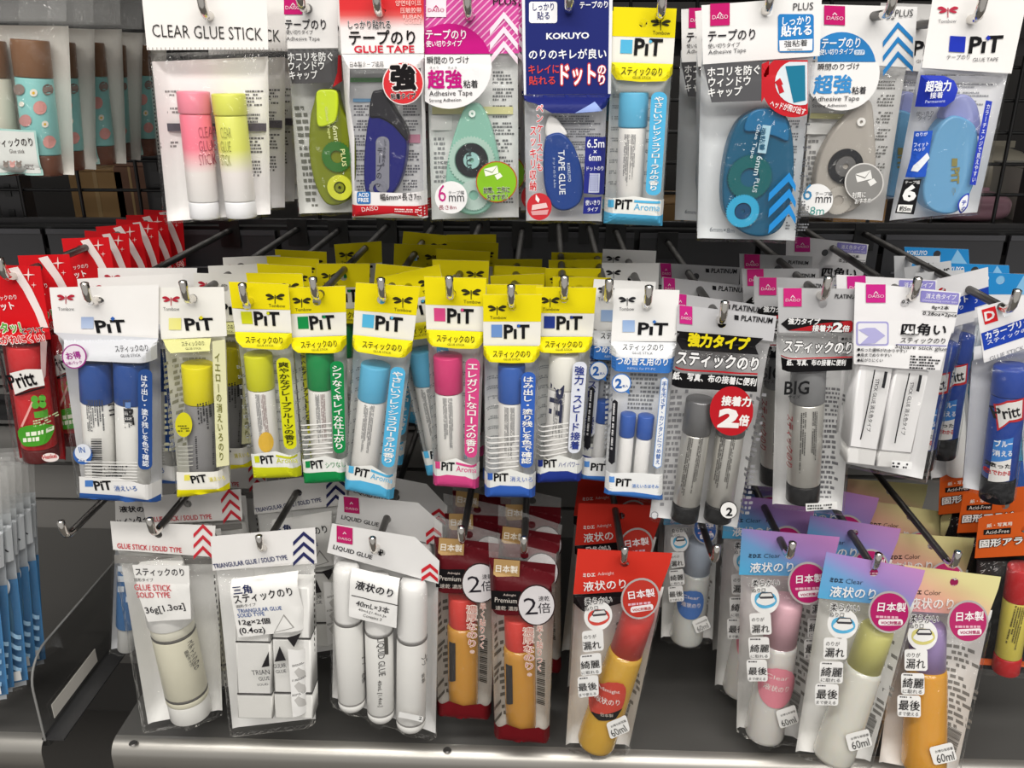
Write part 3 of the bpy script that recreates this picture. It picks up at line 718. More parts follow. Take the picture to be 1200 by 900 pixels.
# ---- white headed yellow capped stick
def yellow_one():
    p = Pack('glue_stick_pack', 'glue stick', 'white headed pack with one yellow capped grey glue stick', [(735, 548), (1050, 545), (1080, 1490), (835, 1530)], 16, .027, 2.3, hole=(893, 615), view=(0, 200, 4))
    p.header([(735, 548), (1050, 545), (1064, 775), (757, 790)], '#f2f0ea', 20)
    dragonfly(p, 803, 603, 78, '#b3283a'); p.text('header_card', 'Tombow', (768, 655), (843, 655), 16, '#777777', 'c', 3, 0)
    p.poly('header_card', [(792, 690), (850, 690), (850, 745), (792, 745)], grad('yelsq', [(0, '#f0eda0'), (1, '#e6da1c')], 'X'), 'c', 3)
    p.text('header_card', 'PıT', (875, 747), (1003, 745), 55, '#17171a', 'c', 3, .03); p.poly('header_card', [(944, 678), (955, 688), (944, 698), (933, 688)], '#e6da1c', 'c', 4)
    p.ftop = .235; p.back('#dddcc8', b0=.2)
    p.micro('back_sheet', (800, 870), (980, 870), (800, 1290), 16, '#a7a68f')
    p.stick((925, 905), (962, 1470), 145, [(0, .3, 'cap', '#e8dc18', 1.03, 'plastic'), (.3, .93, 'barrel', '#8c8b8c', .98, 'plastic'), (.93, 1, 'base', '#c9c8c2', .95, 'plastic')])
    p.micro('glue_stick_print', (925, 1090), (935, 1220), (1000, 1085), 7, '#2e2e30', 0, 1); p.bars('glue_stick_print', (915, 1245), (922, 1400), (985, 1240), 16, '#26262a', 0, 1)
    p.pouch(.24)
    p.poly('front_print', [(757, 790), (990, 785), (985, 845), (800, 855)], '#d8d795', 'f', 1); p.text('front_print', 'スティックのり', (855, 822), (960, 818), 22, '#3a3a20', 'f', 3); p.text('front_print', 'GLUE STICK', (872, 838), (945, 836), 10, '#55542c', 'f', 3, 0)
    p.poly('front_print', [(995, 800), (1055, 790), (1075, 1380), (1015, 1390)], '#e2e0b4', 'f', 1, flat=True); p.vtext('front_print', 'イエローの消えいろのり', (1018, 850), (1040, 1360), 26, '#77762f', 'f', 3)
    p.circ('front_print', (862, 1190), 40, '#d8d026', 'f', 2, 58); p.micro('front_print', (835, 1190), (890, 1190), (835, 1225), 3, '#6b6a22', 'f', 3)
    for k in range(6): p.poly('front_print', [(838, 1290 + k * 18), (905, 1288 + k * 18), (905, 1292 + k * 18), (838, 1294 + k * 18)], '#b9b9b0', 'f', 2)
    p.poly('front_print', [(828, 1410), (1070, 1380), (1078, 1465), (833, 1500)], '#f0eee6', 'f', 2); p.poly('front_print', [(865, 1425), (892, 1423), (892, 1450), (865, 1452)], '#ece15c', 'f', 3)
    p.text('front_print', 'PiT', (903, 1463), (972, 1456), 36, '#17171a', 'f', 4, .03); p.text('front_print', '消えいろ', (985, 1458), (1060, 1448), 24, '#e3d630', 'f', 4)
    p.poly('front_print', [(833, 1492), (1078, 1458), (1080, 1488), (835, 1528)], '#eadf12', 'f', 4)
    p.finish(back_copies(3, .05, .036, 'white headed pack with a yellow capped stick', dx=.012, seed=11))
yellow_one()
# ---- red glue stick packs on the left
def red_left():
    p = Pack('glue_stick_pack', 'glue stick', 'red glue stick pack with white swoosh and green badge, front one at the left edge', [(-60, 440), (190, 448), (305, 1370), (85, 1360)], 14, .028, 2.2, hole=(40, 500), view=(0, 200, 4))
    p.header([(-60, 440), (190, 448), (232, 735), (-20, 735)], '#d31820', 20)
    sw = [(40, 458), (85, 450), (150, 555), (200, 660), (228, 735), (192, 735), (165, 665), (110, 560)]
    p.poly('header_card', sw, '#efe2df', 'c', 2)
    def star(x, y, r, on='c'): p.poly('header_card', [(x, y - r), (x + r * .12, y - r * .12), (x + r, y), (x + r * .12, y + r * .12), (x, y + r), (x - r * .12, y + r * .12), (x - r, y), (x - r * .12, y - r * .12)], '#f4d9d6', on, 3)
    star(135, 487, 32); star(160, 535, 14)
    p.text('header_card', 'スティックのり', (-62, 612), (82, 602), 22, '#f3e5e3', 'c', 3); p.text('header_card', 'プリット', (-60, 662), (72, 648), 36, '#f6ebe9', 'c', 3, .03)
    p.ftop = .30; p.back('#a3161d', b0=.25)
    p.stick((120, 810), (195, 1345), 168, [(0, .26, 'cap', '#cf2b30', 1.02, 'plastic'), (.26, .88, 'barrel', '#d0272c', .98, 'plastic'), (.88, 1, 'base', '#5d1416', 1, 'plastic')])
    p.pouch(.3)
    p.poly('front_print', [(-22, 738), (232, 738), (240, 790), (-10, 800)], '#cc1a22', 'f', 1)
    p.text('front_print', 'ピタッ！', (-25, 762), (105, 757), 48, '#5cab3c', 'f', 4, .04, '#f4efe9'); p.text('front_print', 'とついて', (108, 765), (212, 758), 28, '#2a2022', 'f', 4, .03, '#f4efe9'); p.text('front_print', 'はがれにくい!', (-20, 815), (215, 800), 38, '#d3202a', 'f', 4, .04, '#f4efe9')
    p.poly('front_print', [(190, 800), (222, 800), (215, 960), (196, 1010)], '#e6c2bf', 'f', 2)
    p.poly('front_print', [(48, 948), (120, 930), (198, 930), (212, 1005), (140, 1020), (72, 1048)], '#e9e6e2', 'f', 3, flat=True); p.text('front_print', 'Pritt', (58, 1025), (178, 1000), 66, '#171316', 'f', 4, .02)
    p.poly('front_print', [(72, 1048), (212, 1008), (214, 1016), (76, 1056)], '#2a1a1c', 'f', 4)
    for dx, dy_ in ((-18, -12), (18, -16), (-14, 16), (20, 12)): p.circ('front_print', (182 + dx, 1082 + dy_), 17, '#58a63c', 'f', 3)
    p.poly('front_print', [(150, 1080), (160, 1085), (108, 1200), (98, 1198)], '#e9a8a2', 'f', 2)
    p.poly('front_print', [(160, 1130), (225, 1115), (228, 1150), (165, 1158)], '#5aa23c', 'f', 3); p.micro('front_print', (160, 1165), (235, 1155), (165, 1200), 3, '#c9d8a8', 'f', 3)
    p.poly('front_print', smooth([(95, 1205), (245, 1188), (248, 1235), (215, 1278), (150, 1292), (105, 1280)], 4), '#4a9e2e', 'f', 3); p.micro('front_print', (108, 1222), (235, 1212), (112, 1275), 2, '#eef3dc', 'f', 4, .7)
    p.circ('front_print', (238, 1343), 40, '#efe4e0', 'f', 3, 21); p.text('front_print', 'Henkel', (207, 1352), (270, 1343), 20, '#c5262c', 'f', 4, .02)
    o = p.finish([(.006, .036, .001, -3, 2, 'red glue stick pack, second on the leftmost middle hook')] + [(.004 * (k % 2), .12 + .034 * k, .0, (-3, 2, -5, 3, -2, 1)[k], (3, -2, 4, 0, 2, -1)[k], 'red glue stick pack far back on the leftmost hook, %s from the rail' % ('sixth', 'fifth', 'fourth', 'third', 'second', 'first')[k]) for k in range(6)])
red_left()
# ---- slim refill
def refill():
    p = Pack('glue_refill_pack', 'glue stick', 'white and blue refill pack of two slim blue capped sticks', [(480, 552), (785, 560), (706, 1540), (430, 1510)], 14, .016, 2.0, hole=(634, 640), view=(600, 200, 4))
    p.header([(480, 552), (785, 560), (770, 800), (464, 800)], '#f4f3f1', 20)
    dragonfly(p, 540, 605, 76, '#2a2a2e'); p.text('header_card', 'Tombow', (502, 655), (572, 655), 16, '#5d5d60', 'c', 3, 0)
    p.poly('header_card', [(518, 700), (575, 700), (575, 755), (518, 755)], grad('bluesq2', [(0, '#b9d0ee'), (1, '#3f7ac8')], 'Z'), 'c', 3); p.text('header_card', 'PıT', (592, 766), (725, 769), 56, '#17171a', 'c', 3, .03); p.poly('header_card', [(667, 698), (677, 707), (667, 716), (657, 707)], '#3f7ac8', 'c', 4)
    p.ftop = .25; p.back('#d4d7da', b0=.2)
    p.micro('back_sheet', (555, 945), (700, 950), (540, 1120), 9, '#85888c'); p.micro('back_sheet', (440, 1000), (480, 1000), (430, 1380), 16, '#a7aaad')
    seg = [(0, .3, 'cap', '#3c62b4', 1.04, 'plastic'), (.3, 1, 'barrel', '#f0efee', .97, 'plastic')]
    p.stick((546, 1137), (516, 1480), 75, seg); p.stick((630, 1145), (594, 1490), 78, seg)
    p.pouch(.25)
    p.poly('front_print', [(464, 800), (770, 805), (762, 868), (466, 862)], '#eef0f3', 'f', 1); p.text('front_print', 'スティックのり', (518, 840), (708, 843), 32, '#222226', 'f', 3); p.text('front_print', 'GLUE STICK', (562, 858), (660, 860), 12, '#44444a', 'f', 3, 0)
    p.poly('front_print', [(466, 862), (762, 868), (752, 935), (735, 948), (485, 938), (466, 920)], '#3d79c6', 'f', 2); p.text('front_print', 'つめ替え用のり', (488, 908), (728, 914), 42, '#f3f6fa', 'f', 4, .02); p.text('front_print', 'REFILL for PT-PC', (540, 930), (672, 934), 11, '#c8daf2', 'f', 4, 0)
    p.circ('front_print', (513, 995), 46, '#3d79c6', 'f', 2); p.circ('front_print', (513, 995), 41, '#f0f2f5', 'f', 3); p.text('front_print', '2', (485, 1016), (512, 1016), 44, '#2e66b4', 'f', 4, .04); p.text('front_print', '本入', (516, 1014), (544, 1014), 14, '#2e66b4', 'f', 4)
    p.poly('front_print', [(530, 1035), (552, 1048), (548, 1022)], '#3d79c6', 'f', 2)
    p.poly('front_print', [(698, 975), (715, 966), (733, 978), (700, 1385), (680, 1396), (660, 1383)], '#6f9bd6', 'f', 2, flat=True); p.poly('front_print', [(701, 978), (715, 970), (729, 980), (697, 1382), (680, 1391), (664, 1380)], '#eef1f5', 'f', 3, flat=True); p.vtext('front_print', '手を汚さず、カンタンにつめ替え', (715, 985), (682, 1375), 22, '#2e66b4', 'f', 4)
    p.poly('front_print', [(470, 1080), (483, 1072), (496, 1084), (482, 1365), (467, 1376), (452, 1362)], '#232328', 'f', 2); p.micro('front_print', (484, 1090), (468, 1360), (474, 1090), 1, '#e4e4e6', 'f', 3, .8)
    p.poly('front_print', [(440, 1402), (570, 1415), (706, 1418), (705, 1515), (570, 1508), (434, 1484)], '#eff0f0', 'f', 2); p.poly('front_print', [(455, 1430), (480, 1432), (480, 1460), (455, 1458)], '#5c95dc', 'f', 3); p.text('front_print', 'PiT', (487, 1475), (555, 1478), 38, '#17171a', 'f', 4, .03); p.text('front_print', '消えいろほそみ', (562, 1484), (686, 1488), 20, '#4a83cc', 'f', 4)
    p.poly('front_print', [(434, 1482), (570, 1505), (705, 1512), (706, 1538), (430, 1508)], '#4079c8', 'f', 3)
    p.finish([(-.016, .03, 0, 2, 3, 'refill pack of slim blue sticks, second on its hook'), (-.004, .1, 0, -1, 2, 'white refill pack farther back, third on its hook'), (.0, .16, 0, 1, 2, 'white refill pack, hindmost on the refill hook')])
refill()
# ---- silver twin
def silver_twin():
    p = Pack('glue_stick_twin_pack', 'glue stick', 'pack of two silver glue sticks with black banner and red circle', [(778, 628), (1240, 682), (1062, 1692), (640, 1640)], 12, .028, 2.2, hole=(984, 718), view=(600, 200, 4))
    p.header([(778, 628), (1240, 682), (1224, 800), (770, 750)], '#c9c9cc', 20)
    chain_logo(p, 785, 630, 845, 715, bgc='#cc2a86', skew=6)
    p.text('header_card', 'PLATINUM', (1073, 702), (1218, 715), 26, '#232326', 'c', 3, .02); p.poly('header_card', [(1042, 675), (1062, 678), (1062, 700), (1042, 697)], '#232326', 'c', 3)
    p.ftop = .14; p.back('#cfcfd2', b0=.12)
    p.micro('back_sheet', (1130, 1000), (1190, 1000), (1060, 1600), 24, '#8e8e92'); p.micro('back_sheet', (745, 1020), (830, 1020), (690, 1600), 22, '#9a9a9e')
    seg = [(0, .27, 'cap', '#8b8b8d', 1.0, 'metal'), (.27, .86, 'barrel', '#dedcd6', .97, 'metal'), (.86, 1, 'base', '#19191b', 1.0, 'plastic')]
    p.stick((885, 1068), (807, 1630), 140, seg); p.stick((1045, 1080), (962, 1632), 142, seg)
    for s, x in ((0, 820), (0, 870), (1, 970), (1, 1020)): p.micro('glue_stick_print', (x + 8, 1250), (x - 38, 1530), (x + 30, 1252), 3, '#4c4a48', s, 1, seed=x)
    p.pouch(.14)
    p.poly('front_print', [(770, 795), (790, 752), (1178, 785), (1140, 820), (1155, 862), (795, 838)], '#161517', 'f', 2); p.text('front_print', '強力タイプ', (822, 818), (1105, 842), 62, '#e6d51c', 'f', 4, .05)
    p.text('front_print', 'スティックのり', (768, 905), (1148, 938), 66, '#f2f2f2', 'f', 4, .035, '#131214'); p.poly('front_print', [(765, 915), (1150, 948), (1150, 956), (765, 923)], '#b8222a', 'f', 3)
    p.poly('front_print', [(752, 930), (1150, 962), (1148, 1036), (748, 1002)], '#131214', 'f', 2); p.text('front_print', '紙、写真、布の接着に便利', (752, 976), (1140, 1008), 38, '#ececec', 'f', 4, .03)
    p.circ('front_print', (1028, 1125), 102, '#bd1d27', 'f', 3, 116); p.text('front_print', '接着力', (980, 1098), (1115, 1104), 48, '#f4f0ee', 'f', 4, .04); p.text('front_print', '2', (972, 1195), (1050, 1198), 84, '#f4f0ee', 'f', 4, .06); p.text('front_print', '倍', (1060, 1192), (1105, 1195), 54, '#f4f0ee', 'f', 4, .04)
    p.circ('front_print', (1015, 1590), 42, '#1b1b1d', 'f', 2); p.circ('front_print', (1015, 1590), 38, '#f0efed', 'f', 3); p.text('front_print', '2', (1003, 1615), (1030, 1615), 42, '#1b1b1d', 'f', 4, .03)
    p.circ('front_print', (668, 1614), 18, '#8a8a8d', 'f', 2); p.circ('front_print', (668, 1614), 14, '#d5d5d7', 'f', 3)
    p.finish([(.0, .036, .0, 2, 2, 'silver twin pack, second on its hook'), (.0, .1, 0, -1, -2, 'grey headed silver twin pack halfway back on its hook'), (.006, .17, 0, -3, 2, 'grey headed silver twin pack, hindmost on its hook')])
silver_twin()
# ---- big silver
def big_silver():
    p = Pack('glue_stick_pack', 'glue stick', 'grey headed pack with one big silver glue stick and black base', [(45, 548), (445, 555), (355, 1612), (20, 1578)], 14, .03, 2.2, hole=(256, 625), view=(900, 200, 4))
    p.header([(45, 548), (445, 555), (435, 762), (50, 760)], '#bcbcbe', 20)
    chain_logo(p, 72, 550, 157, 636, bgc='#cc2a7c'); p.text('header_card', 'PLATINUM', (312, 597), (420, 600), 20, '#232326', 'c', 3, .02)
    p.poly('header_card', [(60, 718), (95, 690), (390, 702), (410, 730), (385, 757), (95, 748)], '#191819', 'c', 2); p.poly('header_card', [(95, 748), (250, 715), (390, 702), (410, 730), (385, 757)], '#b3222b', 'c', 3)
    p.text('header_card', '強力タイプ', (92, 718), (240, 722), 30, '#f0f0f0', 'c', 4, .03); p.text('header_card', '接着力', (205, 752), (298, 753), 32, '#f0f0f0', 'c', 5, .03, '#191819'); p.text('header_card', '2', (303, 752), (342, 753), 42, '#f0f0f0', 'c', 5, .05, '#191819'); p.text('header_card', '倍', (346, 752), (378, 753), 30, '#f0f0f0', 'c', 5, .03)
    p.ftop = .185; p.back('#d9d9da', b0=.15)
    p.micro('back_sheet', (255, 1010), (365, 1015), (250, 1150), 7, '#7c7c80'); p.micro('back_sheet', (250, 1160), (330, 1160), (240, 1540), 16, '#77777b')
    p.stick((190, 925), (162, 1540), 166, [(0, .24, 'cap', '#8d8e90', 1.0, 'clear'), (.24, .86, 'barrel', '#dcdad4', .98, 'metal'), (.86, 1, 'base', '#1b1b1d', 1.0, 'plastic')])
    for x in (150, 205): p.micro('glue_stick_print', (x + 4, 1130), (x - 6, 1420), (x + 30, 1130), 3, '#454443', 0, 1, seed=x)
    p.text('glue_stick_print', 'スティックのり', (90, 1140), (84, 1380), 16, '#a03038', 0, 2)
    p.pouch(.185)
    p.text('front_print', 'スティックのり', (72, 848), (388, 858), 58, '#f2f2f2', 'f', 4, .035, '#131214'); p.poly('front_print', [(60, 862), (396, 868), (396, 874), (60, 868)], '#b8222a', 'f', 3)
    p.poly('front_print', [(60, 872), (396, 876), (394, 932), (65, 932)], '#131214', 'f', 2); p.text('front_print', '紙、写真、布の接着に便利', (86, 912), (360, 912), 30, '#ececec', 'f', 4, .03)
    p.text('front_print', 'BIG', (75, 1048), (188, 1045), 66, '#1b1b1d', 'f', 4, .02); p.text('front_print', 'サイズ', (92, 1066), (148, 1066), 16, '#1b1b1d', 'f', 4)
    p.rect('front_print', (178, 1595), (325, 1585), 36, '#eeeeec', 'f', 2); p.micro('front_print', (185, 1565), (318, 1556), (185, 1592), 2, '#4c4c4c', 'f', 3, .6)
    p.finish([(-.012, .036, 0, 1, 2, 'big silver stick pack, second on its hook'), (-.014, .072, 0, -1, 1, 'big silver stick pack, third on its hook'), (-.004, .13, 0, 1, -2, 'big silver stick pack, hindmost on its hook')])
big_silver()
# ---- square sticks
def square():
    p = Pack('glue_stick_twin_pack', 'glue stick', 'white pack of two square white glue sticks with lavender mark', [(408, 522), (905, 570), (735, 1462), (368, 1388)], 8, .036, 2.2, hole=(640, 622), view=(900, 200, 4))
    p.header([(408, 522), (905, 572), (868, 760), (402, 740)], '#f0eff0', 20)
    chain_logo(p, 458, 532, 550, 618, bgc='#cc2a8a')
    p.rect('header_card', (712, 615), (892, 628), 54, '#8f89cc', 'c', 2, r=6); p.text('header_card', '消え色タイプ', (735, 598), (878, 606), 26, '#f2f1fa', 'c', 3, .01); p.text('header_card', 'Disappearing color type', (722, 612), (885, 622), 11, '#e4e2f6', 'c', 3, 0)
    p.text('header_card', '8g×2本', (765, 650), (845, 655), 22, '#2a2a2e', 'c', 3); p.poly('header_card', [(722, 655), (882, 664), (882, 666), (722, 657)], '#2a2a2e', 'c', 3); p.text('header_card', '0.28oz×2pcs', (722, 680), (880, 690), 22, '#2a2a2e', 'c', 3)
    p.ftop = .19; p.back('#e9e8ea', b0=.15)
    for k, q in enumerate(([(430, 910), (588, 926), (502, 1388), (366, 1372)], [(600, 928), (757, 944), (662, 1402), (506, 1390)])):
        a, b_, c, d = q; m1 = (c[0] + (b_[0] - c[0]) * .17, c[1] + (b_[1] - c[1]) * .17); m2 = (d[0] + (a[0] - d[0]) * .17, d[1] + (a[1] - d[1]) * .17)
        n = len(p.sticks); p.sticks.append(((0, 0), (0, 1), .01, .01))
        p.solid(('glue_stick', k, 'barrel'), [a, b_, m1, m2], .001, .022, '#f1f0f1', 'plastic', .0018, 0)
        ins = lambda u, t: (u[0] + t, u[1]); p.solid(('glue_stick', k, 'base'), [ins(m2, 4), ins(m1, -4), ins(c, -2), ins(d, 2)], .0015, .0205, '#e8e7e6', 'plastic', .0018, 0)
    p.pouch(.19)
    p.poly('front_print', [(402, 700), (880, 704), (828, 850), (806, 935), (600, 925), (402, 905)], '#f0eff0', 'f', 1, flat=True)
    p.poly('front_print', rrect(412, 706, 565, 820, 14), '#a9a6da', 'f', 2, flat=True); p.poly('front_print', rrect(420, 714, 557, 812, 10), '#ecebf2', 'f', 3); p.poly('front_print', [(420, 745), (460, 735), (500, 735), (548, 772), (500, 808), (430, 812), (470, 775)], '#b5b2e0', 'f', 4)
    p.text('front_print', '四角い', (620, 768), (828, 772), 58, '#1c1c20', 'f', 4, .02); p.text('front_print', 'スティックのり', (618, 806), (826, 810), 28, '#26262a', 'f', 4, .005); p.poly('front_print', [(598, 812), (835, 818), (835, 822), (598, 816)], '#8a87c4', 'f', 3)
    p.text('front_print', 'Square stick glue', (592, 836), (835, 850), 26, '#26262a', 'f', 4, 0)
    for k, t in enumerate(('●ぬった場所がわかりやすい', '●角までぬりやすい', '●転がりにくい')): p.text('front_print', t, (415, 845 + 25 * k), ((648, 575, 535)[k], (853, 872, 896)[k]), 18, '#2a2a2e', 'f', 4, .01)
    p.micro('front_print', (668, 862), (812, 870), (660, 928), 5, '#2a2a2e', 'f', 4)
    for dx, dy_ in ((0, 0), (162, 16)):
        p.poly('front_print', [(497 + dx, 932 + dy_), (503 + dx, 932 + dy_), (435 + dx, 1260 + dy_), (429 + dx, 1260 + dy_)], '#1d1d20', 'f', 2); p.text('front_print', 'STICK GLUE 消え色タイプ', (503 + dx, 976 + dy_), (458 + dx, 1222 + dy_), 20, '#26262a', 'f', 2, .01)
        p.poly('front_print', [(546 + dx, 940 + dy_), (560 + dx, 942 + dy_), (545 + dx, 1020 + dy_), (531 + dx, 1016 + dy_)], '#2d2d31', 'f', 2)
    p.rect('front_print', (577, 1392), (672, 1400), 36, '#f6f6f6', 'f', 2); p.micro('front_print', (582, 1362), (668, 1368), (580, 1392), 2, '#3c3c40', 'f', 3, .6)
    p.finish([(-.004, .034, 0, -2, 2, 'white square stick pack, second on its hook'), (-.004, .2, 0, 1, 2, 'white square stick pack, third on its hook')])
square()
# ---- dark blue sticks, right edge
def dark_blue():
    p = Pack('glue_stick_pack', 'glue stick', 'dark blue glue stick pack with a red square, front one at the right edge', [(978, 645), (1290, 560), (1150, 1545), (915, 1500)], 18, .028, 2.0, hole=(1120, 668), view=(900, 200, 4))
    p.header([(978, 645), (1290, 560), (1305, 800), (1012, 900)], '#efeef0', 20)
    p.poly('header_card', [(1000, 652), (1064, 634), (1078, 702), (1016, 722)], '#d6242c', 'c', 2); p.text('header_card', 'D', (1018, 704), (1062, 692), 46, '#f4eeee', 'c', 3, .03)
    p.poly('header_card', [(998, 762), (1296, 660), (1302, 745), (1012, 842)], '#2144ae', 'c', 2); p.text('header_card', 'カラープリット', (1022, 792), (1262, 706), 38, '#f0f2f8', 'c', 3, .03); p.text('header_card', 'スティックのり', (1028, 816), (1240, 744), 24, '#d9dff0', 'c', 3, .02)
    p.text('header_card', 'GLUE STICK', (1040, 892), (1200, 838), 24, '#8c8d92', 'c', 3, .0)
    p.ftop = .27; p.back('#b9bcc4', b0=.2)
    p.stick((1145, 915), (1068, 1535), 158, [(0, .2, 'cap', '#2b4aa2', 1.02, 'plastic'), (.2, .82, 'barrel', '#1d4197', .98, 'plastic'), (.82, 1, 'base', '#17181c', 1.0, 'plastic')])
    p.poly('glue_stick_print', [(1056, 1092), (1120, 1078), (1200, 1062), (1196, 1165), (1130, 1180), (1074, 1220)], '#c8262e', 0, 1); p.poly('glue_stick_print', [(1066, 1102), (1120, 1088), (1192, 1073), (1188, 1156), (1130, 1170), (1082, 1206)], '#e9e7e4', 0, 2); p.text('glue_stick_print', 'Pritt', (1080, 1176), (1182, 1146), 60, '#19171a', 0, 3, .02)
    p.poly('glue_stick_print', [(1058, 1262), (1150, 1250), (1140, 1350), (1045, 1362)], '#3b82d0', 0, 1); p.text('glue_stick_print', 'ブルー', (1074, 1300), (1142, 1290), 34, '#f3f6fa', 0, 2, .03); p.text('glue_stick_print', '消える', (1066, 1345), (1140, 1335), 32, '#f3f6fa', 0, 2, .02)
    p.poly('glue_stick_print', [(1045, 1362), (1140, 1350), (1130, 1452), (1030, 1452)], '#eceae8', 0, 1); p.text('glue_stick_print', '塗った', (1045, 1398), (1130, 1390), 24, '#26262a', 0, 2, .03); p.text('glue_stick_print', '色でわかる', (1038, 1432), (1130, 1424), 26, '#c8262e', 0, 2, .03)
    p.pouch(.27)
    p.finish([(-.030, .056, .004, 6, 3, 'dark blue glue stick pack, second on the rightmost middle hook'), (-.002, .09, 0, 3, 2, 'dark blue stick pack, third on the rightmost middle hook')])
dark_blue()
def sky_header():
    p = Pack('square_glue_pack', 'glue stick', 'sky blue headed pack standing behind the dark blue sticks at the right edge', [(1128, 318), (1215, 322), (1222, 590), (1165, 590)], 150, .02, 2.0, hole=(1172, 328))
    p.header([(1128, 318), (1215, 322), (1217, 372), (1135, 372)], '#e8eaee', 5)
    p.poly('header_card', [(1128, 318), (1215, 322), (1216, 345), (1131, 345)], '#2a8ed2', 'c', 1, True); p.poly('header_card', [(1150, 345), (1175, 319), (1200, 345)], '#8cc4ea', 'c', 2, True) if False else p.poly('header_card', [(1186, 345), (1200, 322), (1215, 345)], '#8cc4ea', 'c', 2)
    p.text('header_card', 'KOKUYO', (1131, 329), (1158, 329), 6, '#e4eef8', 'c', 3, .03); p.text('header_card', 'カクノリ', (1140, 364), (1195, 364), 12, '#26262a', 'c', 3, .02)
    p.ftop = .17; p.back('#aeb8c2', b0=.15); p.solid(('glue_stick', 0, 'barrel'), [(1160, 400), (1195, 400), (1200, 540), (1168, 540)], .001, .017, '#2f9ac8', 'plastic', .0018, 0); p.solid(('glue_stick', 0, 'cap'), [(1168, 541), (1200, 541), (1203, 580), (1172, 580)], .001, .0165, '#2456a8', 'plastic', .0018, 0)
    p.pouch(.17)
    p.finish([(-.006, .04, .0, 0, 2, 'sky blue headed pack, second of the ones behind the dark blue sticks'), (-.01, .12, .0, 0, 2, 'sky blue headed pack hanging alone near the rail at the upper right')])
sky_header()
def plus_header():
    p = Pack('square_glue_pack', 'glue stick', 'white headed pack showing black lettering between white squares and sky blue headers', [(1072, 320), (1130, 316), (1140, 560), (1092, 565)], 140, .018, 2.0, hole=(1100, 330))
    p.header([(1072, 320), (1130, 316), (1133, 375), (1077, 378)], '#d9dadc', 5); p.text('header_card', 'PLUS', (1104, 334), (1127, 332), 8, '#26262a', 'c', 3, .02)
    p.text('header_card', 'スティックのり', (1080, 360), (1126, 357), 8, '#c0303c', 'c', 3, .02)
    p.ftop = .2; p.back('#c9ccd0', b0=.15); p.stick((1112, 400), (1122, 555), 26, [(0, .3, 'cap', '#d0303c', 1.02, 'plastic'), (.3, 1, 'barrel', '#ececea', .98, 'plastic')])
    p.pouch(.2); p.finish([(.002, .032, .0, -4, 2, 'white headed pack with black lettering, second on its hook'), (.006, .07, .0, 4, -2, 'white headed pack with black lettering, hindmost on its hook')])
plus_header()
# ------------------------------------------------------------------ top row
def clear_sticks():
    p = Pack('glue_stick_twin_pack', 'glue stick', 'white headed pack of one pink and one yellow clear glue stick', [(660, -70), (1250, -90), (1268, 1015), (772, 1050)], 14, .03, 2.0, hole=(950, 60), view=(0, 0, 4))
    p.header([(660, -70), (1250, -90), (1258, 232), (690, 235)], '#f3f0ed', 20)
    p.text('header_card', 'CLEAR GLUE STICK', (718, 172), (1232, 190), 54, '#2a2727', 'c', 3, -.008)
    for k in range(28): p.poly('header_card', [(694 + k * 20, 222), (698 + k * 20, 222), (698 + k * 20, 234), (694 + k * 20, 234)], '#b9b5b0', 'c', 2)
    p.ftop = .26; p.back('#ece8e6', b0=.3)
    for k in range(4): p.micro('back_sheet', (1150, 420 + k * 110), (1240, 420 + k * 110), (1150, 500 + k * 110), 5, '#6c6a6a'); p.micro('back_sheet', (770, 420 + k * 80), (840, 420 + k * 80), (772, 455 + k * 80), 2, '#8a8585')
    p.poly('back_sheet', [(780, 578), (1250, 578), (1250, 615), (784, 615)], '#55505a', 'b', 1)
    pk = lambda nm, c1, c2: [(0, .17, 'cap', c1, 1.03, 'satin'), (.17, .86, 'barrel', grad(nm, [(0, '#f3f0ee'), (.34, '#f3ece9'), (.62, c2), (1, c2)], 'Z'), .98, 'satin'), (.86, 1, 'base', '#f3f3f6', .96, 'satin')]
    p.stick((905, 428), (962, 1022), 152, pk('pinkfade', '#f58ea2', '#f87f95')); p.stick((1070, 438), (1134, 1018), 156, pk('yellowfade', '#dfe25f', '#e2e56c'))
    for k, t in enumerate(('CLEAR', 'GLUE', 'STICK')):
        p.text('glue_stick_print', t, (945, 645 + 64 * k), (1000, 645 + 64 * k), 48, '#a84a5e', 0, 1, -.012); p.text('glue_stick_print', t, (1035, 648 + 64 * k), (1085, 648 + 64 * k), 48, '#8f9040', 1, 1, -.012)
    p.pouch(.27)
    for k in range(44):
        y = 240 + k * 18; x = 690 + 80 * (k / 44)
        p.poly('front_print', [(x + 6, y), (x + 11, y), (x + 12, y + 9), (x + 7, y + 9)], '#2c2a2c', 'f', 1)
    p.finish(back_copies(3, .036, .036, 'pack of pink and yellow clear sticks', dx=.006, seed=21))
clear_sticks()
def flow(p, fn): return fn
